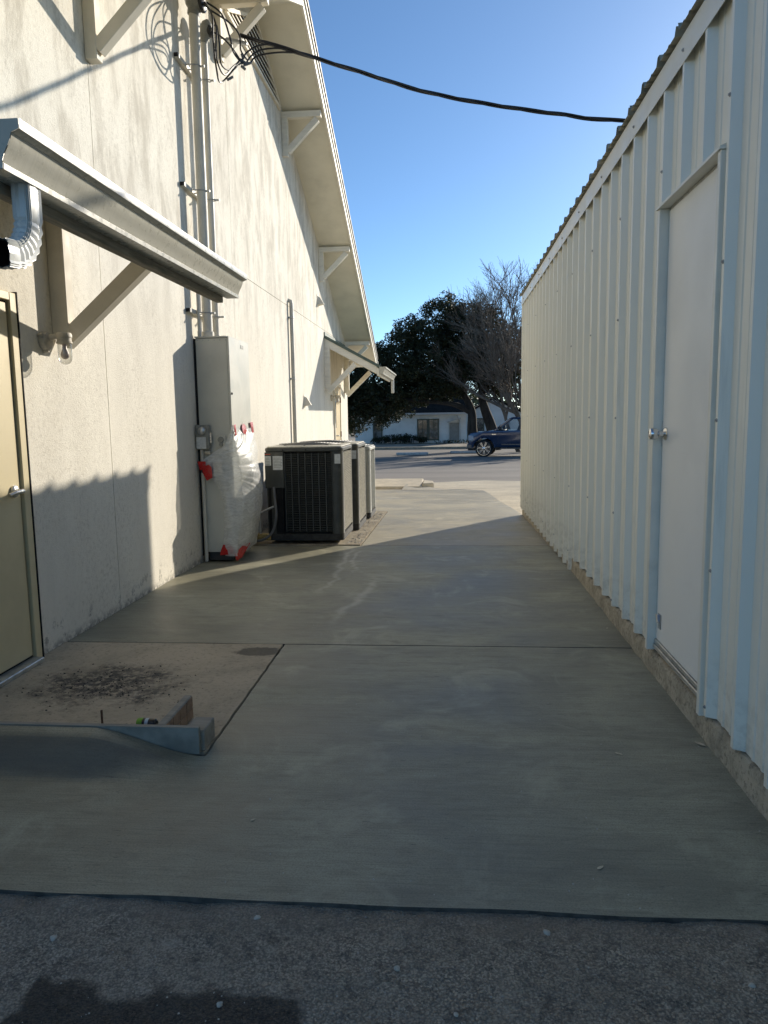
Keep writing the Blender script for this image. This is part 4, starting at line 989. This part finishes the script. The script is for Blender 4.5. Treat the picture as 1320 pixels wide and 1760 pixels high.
for _ in range(700):
    x, y = rng.uniform(-1.5, 1.2), rng.uniform(1.35, 1.98); grain(grit2, x, y, az(x, y), rng.choice([.0015, .002, .003, .004]))
structure(grit2.build('limestone_chips', 'stone_pale', None), 'pale limestone chips scattered over the dark asphalt', 'stuff')
crumb = MB()
for _ in range(520):
    x, y = rng.gauss(-1.82, .20), rng.gauss(3.68, .15)
    if -2.4 < x < -1.1 and 3.0 < y < 4.4: grain(crumb, x, y, .0045, rng.choice([.0015, .002, .003, .003, .004, .007]))
structure(crumb.build('black_crumbs', 'charcoal_crumb', None), 'black crumbs of asphalt on the stained landing', 'stuff')
crumb = MB()
for _ in range(260):
    y = rng.uniform(2.0, 8.1); x = rng.uniform(-1.0, 1.05); grain(crumb, x, y, .001, rng.choice([.002, .003, .004]))
for _ in range(120):
    y = rng.uniform(8.3, 11.8); x = rng.uniform(-1.15, -1.0); grain(crumb, x, y, gz(y)+.013, rng.choice([.006, .01, .015]))
structure(crumb.build('concrete_crumbs', 'stone_pale', None), 'tiny crumbs of concrete scattered on the slab', 'stuff')
def leaf(x, y, z, a, s, label):
    vs = []; prof = [(-1, 0), (-.5, .32), (.1, .36), (.6, .2), (1, 0), (.6, -.2), (.1, -.36), (-.5, -.32)]
    for u, v in prof: vs.append((u*s, v*s, .15*s*abs(v)*2+.08*s*u*u))
    o = MB().add(vs, [(0, 1, 7), (1, 2, 6, 7), (2, 3, 5, 6), (3, 4, 5)]).build('dry_leaf', 'leaf_dry')
    so = o.modifiers.new('t', 'SOLIDIFY'); so.thickness = .0006
    o.location = (x, y, z+.001); o.rotation_euler = (0, 0, a); tag(o, label, 'leaf')
leaf(-.69, 2.42, 0, .9, .012, 'tiny curled pale leaf on the slab left of centre')
leaf(.46, 2.21, 0, .7, .015, 'small pale leaf near the front right corner of the slab')
leaf(.69, 3.01, 0, 2.4, .018, 'small curled leaf on the slab before the shed door')
leaf(-1.19, 2.72, .002, .4, .020, 'dry leaf lying at the foot of the ramp')
leaf(1.05, 3.12, 0, 2.2, .028, 'dry leaf against the shed footing')
leaf(1.02, 4.86, 0, 1.2, .016, 'dry leaf by the footing beside the slab joint')

# ------------------------------------------------------------------ street side
kb = thing('kerb', (-1.5, 17.1, gz(17)), 'pale low concrete kerb with a broken end beyond the slab', 'kerb')
MB().prism([(16.75, gz(17)-.1), (17.95, gz(17)-.1), (17.95, gz(17)+.12), (17.85, gz(17)+.14), (16.8, gz(17)+.05)], 'x', -14, -.62).build('kerb_stone', 'curb_concrete', kb, bevel=.015)
MB().prism([(-.61, 16.9), (-.35, 17.0), (-.38, 17.5), (-.61, 17.8)], 'z', gz(17)-.1, gz(17)+.11).build('broken_end', 'curb_concrete', kb, bevel=.02)
sl_ = MB().add([(-1.05, 16.35, gz(16.3)+.004), (.05, 16.2, gz(16.3)+.004), (-.55, 17.0, gz(17)+.03), (-.98, 17.1, gz(17)+.08), (-1.05, 16.35, -.5), (.05, 16.2, -.5), (-.55, 17.0, -.5), (-.98, 17.1, -.5)],
               [(0, 1, 2, 3), (0, 4, 5, 1), (1, 5, 6, 2), (2, 6, 7, 3), (3, 7, 4, 0)]).build('ramp_patch', 'patch_concrete')
structure(sl_, 'small grey concrete ramp patch at the kerb end')
ws = tag(MB().box(-2.85, -1.12, 40.4, 40.6, gz(40.5)-.02, gz(40.5)+.13).build('wheel_stop', 'paint_line', None, bevel=.03), 'white concrete wheel stop in the open parking bay', 'wheel stop')
tag(MB().box(.05, 1.8, 41.6, 41.8, gz(41)-.02, gz(41)+.12).build('wheel_stop', 'paint_line', None, bevel=.03), 'white concrete wheel stop in front of the blue pickup', 'wheel stop')
structure(MB().prism([(46.5, -.9), (47.0, -.9), (47.0, -.58), (46.6, -.58)], 'x', -60, 40).build('far_kerb', 'footing'), 'dark far kerb in tree shade')

# white clapboard house
hs = thing('white_house', (-2.8, 56, gz(56)), 'low white clapboard house with dark roof behind the oak', 'house')
HX0, HX1, HY, HZ0, HZ1 = -7.0, 1.25, 56.0, -.62, 1.42
MB().box(HX0, HX1, HY+.03, HY+8, HZ0-.2, HZ1).build('wall', 'house_white', hs)
m = MB()
nb = 16
for k in range(nb):
    z0 = HZ0+(HZ1-HZ0)*k/nb; z1 = HZ0+(HZ1-HZ0)*(k+1)/nb
    m.add([(HX0, HY, z0), (HX1, HY, z0), (HX1, HY+.022, z1), (HX0, HY+.022, z1), (HX0, HY+.029, z0), (HX1, HY+.029, z0)], [(0, 1, 2, 3), (0, 4, 5, 1)])
o = m.build('clapboards', 'house_white', hs); o['kind'] = 'stuff'
rf = MB().prism([(HY-.5, HZ1+.0), (HY+4, HZ1+1.75), (HY+8.5, HZ1), (HY+8.5, HZ1+.12), (HY+4, HZ1+1.9), (HY-.5, HZ1+.12)], 'x', HX0-.3, HX1+.2).build('roof', 'house_roof', hs)
MB().box(HX0-.3, HX1+.2, HY-.53, HY-.502, HZ1-.02, HZ1+.11).build('eave_board', 'house_trim', rf)
def window(x0, x1, z0, z1, cols_, rows_):
    w = MB().box(x0, x1, HY-.02, HY+.01, z0, z1).build('window', 'window_glass', hs)
    for (a, b, c, d) in ((x0-.09, x0, z0-.09, z1+.09), (x1, x1+.09, z0-.09, z1+.09), (x0, x1, z0-.09, z0), (x0, x1, z1, z1+.09)):
        MB().box(a, b, HY-.05, HY+.012, c, d).build('casing', 'sash', w)
    for k in range(1, cols_): MB().box(x0+(x1-x0)*k/cols_-.02, x0+(x1-x0)*k/cols_+.02, HY-.035, HY-.021, z0, z1).build('muntin', 'sash', w)
    for k in range(1, rows_): MB().box(x0, x1, HY-.0345, HY-.0215, z0+(z1-z0)*k/rows_-.022, z0+(z1-z0)*k/rows_+.022).build('muntin', 'sash', w)
window(-5.58, -5.05, -.42, .92, 1, 2)
window(-2.28, -1.66, -.40, 1.0, 2, 4); window(-1.46, -.84, -.40, 1.0, 2, 4)
pd = MB().box(.02, .78, HY-.02, HY+.01, -.6, .78).build('door', 'house_door', hs)
MB().box(-.05, .02, HY-.06, HY+.012, -.6, .85).build('casing', 'house_trim', pd); MB().box(.78, .85, HY-.06, HY+.012, -.6, 1.1).build('casing', 'house_trim', pd)
MB().bar((-.15, HY-.2, .82), (.85, HY-.2, 1.13), .45, .06, up=(0, 0, 1)).build('door_hood', 'house_trim', pd)
MB().tube([(.60, HY-.45, 1.36), (.62, HY-.3, 1.2), (.78, HY-.08, .95), (.78, HY-.08, -.5)], .05, 6).build('downpipe', 'house_trim', hs)
# gabled white house further right
h2 = thing('gabled_house', (3.6, 62, gz(62)), 'white gabled house partly hidden behind the tree trunks and pickup', 'house')
MB().prism([(1.0, -.7), (6.4, -.7), (6.4, 1.15), (3.6, 2.55), (1.0, 1.15)], 'y', 62, 70).build('wall', 'house_white', h2)
MB().prism([(6.8, .96), (3.6, 2.60), (.6, .96), (.6, 1.10), (3.6, 2.74), (6.8, 1.10)], 'y', 61.6, 70.4).build('roof', 'house_roof', h2)
w = MB().box(2.15, 2.75, 61.97, 62.0, -.2, .95).build('window', 'window_glass', h2)
for a, b, c, d in ((2.05, 2.15, -.3, 1.05), (2.75, 2.85, -.3, 1.05), (2.15, 2.75, .95, 1.05), (2.15, 2.75, -.3, -.2), (2.15, 2.75, .36, .42)): MB().box(a, b, 61.94, 61.999, c, d).build('casing', 'sash', w)
MB().box(4.9, 6.4, 61.5, 61.99, -.7, .9).build('porch_panel', 'house_white', h2)
# long dark fence/wood line far behind everything
def foliage(mb, c, r, nleaf, size, rg, flat=.85):
    for _ in range(nleaf):
        while True:
            p = Vector((rg.uniform(-1, 1), rg.uniform(-1, 1), rg.uniform(-1, 1)))
            if .15 < p.length < 1: break
        p = p*(p.length**-.35)
        q = Vector(c)+Vector((p.x*r, p.y*r, p.z*r*flat)); s = size*rg.uniform(.6, 1.3)
        a = Vector((rg.gauss(0, 1), rg.gauss(0, 1), rg.gauss(0, .7))).normalized(); b = a.orthogonal().normalized()
        b = (b*math.cos(rg.random()*6)+a.cross(b)*math.sin(rg.random()*6)).normalized()
        mb.add([q-a*s, q+b*s*.45, q+a*s, q-b*s*.45], [(0, 1, 2, 3)])
# evergreen oak
oak = thing('oak_tree', (1.6, 45, gz(45)), 'dense dark evergreen oak with two leaning trunks behind the parking bays', 'tree')
rg = random.Random(11)
tr = MB()
tr.tube(smooth_path([(1.45, 45, -.9), (1.35, 45, .5), (1.30, 45, 1.6), (.8, 45, 2.6), (-.2, 45, 3.6), (-1.0, 45, 4.8)]), [.36-.010*i for i in range(31)], 9)
tr.tube(smooth_path([(2.75, 45.4, -.9), (2.55, 45.4, .4), (2.1, 45.3, 1.7), (1.9, 45.2, 2.6), (2.0, 45, 4.0), (2.1, 45, 6.0)]), [.40-.011*i for i in range(31)], 9)
tr.tube(smooth_path([(1.3, 45, 1.5), (.2, 44.6, 2.0), (-1.6, 44.3, 2.2), (-3.6, 44.0, 2.3), (-5.2, 44, 2.1)]), [.2-.007*i for i in range(25)], 7)
tr.tube(smooth_path([(.8, 45, 2.6), (-.8, 45.5, 3.4), (-2.4, 45.8, 4.4), (-3.6, 45.9, 5.0)]), [.18-.008*i for i in range(19)], 7)
tr.tube(smooth_path([(1.95, 45.2, 2.8), (2.8, 45, 3.8), (3.4, 45, 5.2)]), [.18-.01*i for i in range(13)], 7)
tr.tube(smooth_path([(0, 45, 3.4), (.3, 45, 5.0), (0, 45, 7.2)]), [.14-.009*i for i in range(13)], 7)
tr.build('trunk', 'bark_oak', oak, smooth=True)
lobes = [(-4.3, 3.4, 1.7), (-3.9, 4.6, 1.15), (-2.7, 4.6, 1.7), (-2.4, 6.0, 1.0), (-.2, 7.2, 1.25), (-1.0, 6.0, 1.6), (-.9, 4.4, 2.0), (.9, 6.1, 1.5), (1.9, 6.7, 1.3), (2.6, 4.4, 1.6), (.8, 3.9, 1.7), (-2.6, 2.9, 1.6), (-5.2, 2.6, 1.35), (-6.6, 2.6, 1.5), (-4.2, 1.75, .85), (-5.8, 1.2, .9), (-.8, 2.7, 1.0), (-3.9, 1.15, .50), (-8, 3.2, 2.0), (-7.4, .9, 1.0), (-3.5, 2.3, 1.3), (-1.8, 3.5, 1.5), (-.2, 3.4, 1.3), (-6.0, 3.7, 1.5), (-5.0, 2.0, 1.2), (1.4, 5.0, 1.5), (3.0, 3.4, 1.2)]
cr = MB()
for lx, lz, lr in lobes:
    for _ in range(int(32*lr*lr)):
        while True:
            p = Vector((rg.uniform(-1, 1), rg.uniform(-1, 1), rg.uniform(-1, 1)))
            if p.length < 1: break
        p = p.normalized()*(.25+.75*p.length)
        c = (lx+p.x*lr, 45+p.y*lr*1.3, lz+p.z*lr*.92)
        foliage(cr, c, rg.uniform(.24, .50), 96, .078, rg)
cr.build('crown', 'oak_leaf', oak)
# bare deciduous tree in front of it
bare = thing('bare_tree', (4.2, 42.5, gz(42)), 'leafless grey tree with a haze of fine twigs beside the shed', 'tree')
bm_ = MB(); rb = random.Random(5)
def grow(p, d, L, r, depth):
    n_ = 3 if depth > 2 else 2
    pts = [p]; q = p.copy(); dd = d.copy()
    for k in range(n_):
        dd = (dd+Vector((rb.gauss(0, .14), rb.gauss(0, .14), rb.gauss(.06, .08)))).normalized()
        if dd.z < .12: dd.z = .12+rb.random()*.2; dd.normalize()
        q = q+dd*L/n_; pts.append(q.copy())
    bm_.tube(pts, [r*(1-.35*k/n_) for k in range(n_+1)], 5 if depth > 3 else 3, cap=False)
    if depth == 0: return
    kids = 3 if depth > 1 else 4
    for c in range(kids):
        t = rb.uniform(.35, 1.0) if c else 1.0
        i = min(n_-1, int(t*n_)); base = pts[i].lerp(pts[i+1], t*n_-i)
        ax = dd.orthogonal().normalized(); ax.rotate(Matrix.Rotation(rb.random()*6.28, 3, dd).to_quaternion())
        nd = dd.copy(); nd.rotate(Matrix.Rotation(rb.uniform(.3, .85) if c else rb.uniform(0, .3), 3, ax).to_quaternion())
        grow(base, nd, L*rb.uniform(.66, .86), max(.006, r*(.62 if c else .72)), depth-1)
for (bx, by, dx, dz, L0, r0, dp) in ((4.3, 42.5, -.20, 1, 2.8, .16, 7), (3.9, 42.8, -.42, 1, 2.5, .13, 7), (4.7, 42.4, .0, 1, 3.2, .15, 7)):
    grow(Vector((bx, by, -.8)), Vector((dx, rb.uniform(-.1, .1), dz)).normalized(), L0, r0, dp)
bm_.build('branches', 'bark_bare', bare)
# second bare tree further right whose branches streak the street with shade
b2 = thing('bare_tree', (11.5, 46, gz(46)), 'second leafless tree standing to the right behind the shed', 'tree')
bm_ = MB(); rb = random.Random(17)
for (bx, by, dx, dz, L0, r0, dp) in ((10.5, 47, -.15, 1, 2.7, .22, 5), (11.2, 46.5, .25, 1, 2.6, .2, 5)):
    grow(Vector((bx, by, -.8)), Vector((dx, 0, dz)).normalized(), L0, r0, dp)
bm_.build('branches', 'bark_bare', b2)
# wood line closing the horizon
wood = MB(); rg = random.Random(23)
for _ in range(420):
    x = rg.uniform(-60, 60); y = rg.uniform(78, 92); foliage(wood, (x, y, rg.uniform(-.3, 3.6)), rg.uniform(.7, 1.5), 26, .40, rg)
structure(wood.build('woodland', 'bush_leaf'), 'dark far line of trees behind the houses', 'stuff')
# clipped bushes along the house
for i, (x, w_, h_) in enumerate(((-5.1, .55, .36), (-4.3, .5, .48), (-3.55, .5, .55), (-2.75, .5, .5), (-2.0, .35, .3))):
    b = thing('bush', (x, 55.3, -.6), ['leftmost low', 'second', 'middle', 'fourth', 'rightmost small'][i]+' dark bush below the white house windows', 'bush', 'bushes along the house')
    mb = MB()
    for _ in range(22):
        foliage(mb, (x+rg.uniform(-w_, w_), 55.3+rg.uniform(-.3, .3), -.6+rg.uniform(.05, h_)), .17, 30, .07, rg)
    mb.build('foliage', 'bush_leaf', b)
    sm = MB()
    for k in range(3): sm.tube([(x+(k-1)*.1, 55.3, -.7), (x+(k-1)*.2, 55.3, -.6+h_*.6)], .02, 5)
    sm.build('stems', 'bark_oak', b)
lt = MB()
for _ in range(60): foliage(lt, (rg.uniform(-1, 4.5), 54.8+rg.uniform(-.3, .3), -.56), .16, 14, .06, rg)
structure(lt.build('ground_cover', 'bush_leaf'), 'low dark ground cover along the white house', 'stuff')

# ------------------------------------------------------------------ blue pickup
tk = bpy.data.objects.new('pickup_truck', None); COL.objects.link(tk)
tag(tk, 'dark blue pickup truck with big chrome wheels parked beyond the shed', 'pickup')
def arc(cx, cz, r, a0, a1, n=10): return [(cx+r*math.cos(R(a0+(a1-a0)*k/n)), cz+r*math.sin(R(a0+(a1-a0)*k/n))) for k in range(n+1)]
# local frame: x along the truck from the nose (0) to the tail (5.8), y from near flank (0) to far flank (2.0), z up from the road
WF, WR, WZ = .76, 4.50, .43
side = [(.06, .48), (.02, .66), (.0, .98), (.03, 1.12), (.14, 1.20), (.75, 1.27), (1.26, 1.31), (3.98, 1.31), (4.02, 1.28), (5.78, 1.28), (5.80, .62), (5.70, .56)]
side += [(5.22, .56)]+arc(WR, WZ, .53, 8, 172)+[(3.9, .50), (1.4, .48)]+arc(WF, WZ, .53, 6, 174)+[(.17, .47)]
bodyo = MB().prism(side, 'y', .0, 2.0).build('body', 'truck_paint', tk, bevel=.035, seg=3, smooth=True, sharp=50)
MB().box(.3, 5.5, .25, 1.75, .40, .75).build('chassis', 'black_plastic', bodyo)
MB().box(1.55, 4.0, -.02, .16, .40, .47).build('running_board', 'truck_grey', bodyo, bevel=.015)
MB().box(1.55, 4.0, 1.84, 2.02, .40, .47).build('running_board', 'truck_grey', bodyo, bevel=.015)
bp = MB().prism([(-.08, .44), (.17, .42), (.17, .60), (.06, .66), (-.08, .64)], 'y', -.01, 2.01).build('bumper', 'truck_grey', bodyo, bevel=.03, seg=2)
MB().box(-.012, .02, .45, 1.55, .72, 1.08).build('grille', 'black_plastic', bodyo)
for ya, yb in ((-.012, .40), (1.60, 2.012)):
    MB().prism([(-.015, .82), (.26, .86), (.24, 1.06), (.0, 1.10)], 'y', ya, yb).build('headlight', 'headlight', bodyo, bevel=.02)
for ya, yb in ((-.004, .0), (2.0, 2.004)):
    for xx in (1.46, 2.70, 3.92): MB().box(xx-.006, xx+.006, ya-.001, yb+.001, .56, 1.27).build('door_seam', 'black_plastic', bodyo)
    MB().box(1.63, 3.91, ya-.016, yb+.016, .60, .65).build('side_strip', 'truck_grey', bodyo)
for xx in (2.60, 3.74):
    for yy in (-.03, 2.0): MB().box(xx-.12, xx+.10, yy, yy+.03, 1.10, 1.14).build('door_handle', 'black_plastic', bodyo, bevel=.008)
for yy, s_ in ((-.004, 1), (2.004, -1)):   # arch lips
    for cx in (WF, WR):
        pts = [(x, yy, z) for x, z in arc(cx, WZ, .54, 4, 176, 14)]; MB().tube(pts, .022, 6).build('arch_lip', 'truck_paint', bodyo, smooth=True)
MB().box(1.16, 1.36, -.012, -.002, 1.10, 1.14).build('fender_badge', 'chrome', bodyo)
# cab: pillars, roof and see-through glass
CB = [(1.42, 1.31), (2.22, 1.86), (3.76, 1.88), (3.99, 1.31)]
yi = lambda z, near: (.04+(z-1.31)*.26) if near else 2.0-(.04+(z-1.31)*.26)
rf = MB()
z0, z1 = 1.86, 1.955
rf.add([(1.94, yi(z0, 1), z0), (3.82, yi(z0, 1), z0), (3.82, yi(z0, 0), z0), (1.94, yi(z0, 0), z0), (2.14, yi(z1, 1)+.06, z1), (3.66, yi(z1, 1)+.06, z1), (3.66, yi(z1, 0)-.06, z1), (2.14, yi(z1, 0)-.06, z1)],
       [(0, 3, 2, 1), (4, 5, 6, 7), (0, 1, 5, 4), (1, 2, 6, 5), (2, 3, 7, 6), (3, 0, 4, 7)])
rf.build('cab_roof', 'truck_paint', tk, bevel=.03, seg=2, smooth=True, sharp=50)
for near in (1, 0):
    P = lambda x, z: (x, yi(z, near), z)
    for (a, b, w_) in (((1.26, 1.29), (2.04, 1.88), .09), ((2.70, 1.29), (2.74, 1.88), .11), ((3.93, 1.29), (3.74, 1.88), .20)):
        MB().bar(P(*a), P(*b), .06, w_, up=(1, 0, 0) if abs(a[0]-b[0]) < .3 else (0, 0, 1)).build('pillar', 'truck_paint', tk, bevel=.01)
    for q in (((1.36, 1.31), (2.02, 1.86), (2.69, 1.86), (2.66, 1.31)), ((2.76, 1.31), (2.79, 1.86), (3.70, 1.86), (3.86, 1.31))):
        o = MB().add([P(*v) for v in q], [(0, 1, 2, 3)]).build('side_window', 'car_glass', tk)
    MB().box(1.50, 1.66, -.20 if near else 2.02, -.02 if near else 2.20, 1.34, 1.50).build('mirror', 'black_plastic', tk, bevel=.03, seg=2)
MB().add([(1.28, .1, 1.31), (1.28, 1.9, 1.31), (2.02, 1.78, 1.86), (2.02, .22, 1.86)], [(0, 1, 2, 3)]).build('windshield', 'car_glass', tk)
MB().add([(3.97, .1, 1.31), (3.97, 1.9, 1.31), (3.78, 1.78, 1.86), (3.78, .22, 1.86)], [(0, 1, 2, 3)]).build('rear_window', 'car_glass', tk)
for sx in (2.45, 3.52):
    for sy in (.22, 1.15):
        s_ = MB().prism([(sx-.12, 1.25), (sx+.06, 1.25), (sx+.16, 1.62), (sx+.04, 1.64)], 'y', sy, sy+.6).build('seat', 'black_plastic', tk, bevel=.03, seg=2)
        MB().box(sx+.06, sx+.16, sy+.17, sy+.43, 1.64, 1.78).build('headrest', 'black_plastic', s_, bevel=.03, seg=2)
MB().tube([(1.88+.05*math.cos(a*math.pi/8), .55+.19*math.sin(a*math.pi/8), 1.36+.17*math.cos(a*math.pi/8)) for a in range(17)], .016, 6, cap=False).build('steering_wheel', 'black_plastic', tk)
MB().box(1.30, 1.78, .1, 1.9, 1.24, 1.34).build('dashboard', 'black_plastic', tk, bevel=.02)
MB().box(4.06, 5.70, .10, 1.90, 1.281, 1.30).build('bed_cover', 'black_plastic', tk)
for cx in (WF, WR):
    for near in (1, 0):
        yc = .02 if near else 1.72; yo = -1 if near else 1
        yface = .0 if near else 2.0
        w = MB().lathe([(.335, 0), (.418, .01), (.432, .04), (.432, .22), (.418, .25), (.335, .26)], (cx, yc, WZ), (0, 1, 0), 30, cap=False).build('wheel', 'tyre', tk, smooth=True)
        MB().lathe([(.335, .262), (.34, .0), (.325, .004), (.32, .03), (.30, .20), (.06, .21), (.05, .20)], (cx, yc, WZ), (0, 1, 0) if near else (0, 1, 0), 30, cap=False).build('rim_barrel', 'truck_grey', w, smooth=True)
        ysp = yc+.025 if near else yc+.235
        sp = MB()
        for k in range(7):
            a = k*2*math.pi/7+.3
            for da in (-.10, .10):
                sp.bar((cx+.05*math.cos(a+da*2), ysp, WZ+.05*math.sin(a+da*2)), (cx+.338*math.cos(a+da), ysp, WZ+.338*math.sin(a+da)), .034, .030, up=(0, 1, 0))
        sp.tube([(cx+.336*math.cos(a*math.pi/16), ysp-.015*(1 if near else -1), WZ+.336*math.sin(a*math.pi/16)) for a in range(33)], .014, 6, cap=False)
        sp.lathe([(.075, 0), (.07, .03), (.03, .04)], (cx, ysp+.012*(-1 if not near else 1), WZ), (0, -1 if near else 1, 0), 14)
        sp.build('rim', 'chrome', w, smooth=True, sharp=30)
tk.location = (.95, 37.7, gz(38.5)-.02); tk.rotation_euler = (0, 0, R(-9))
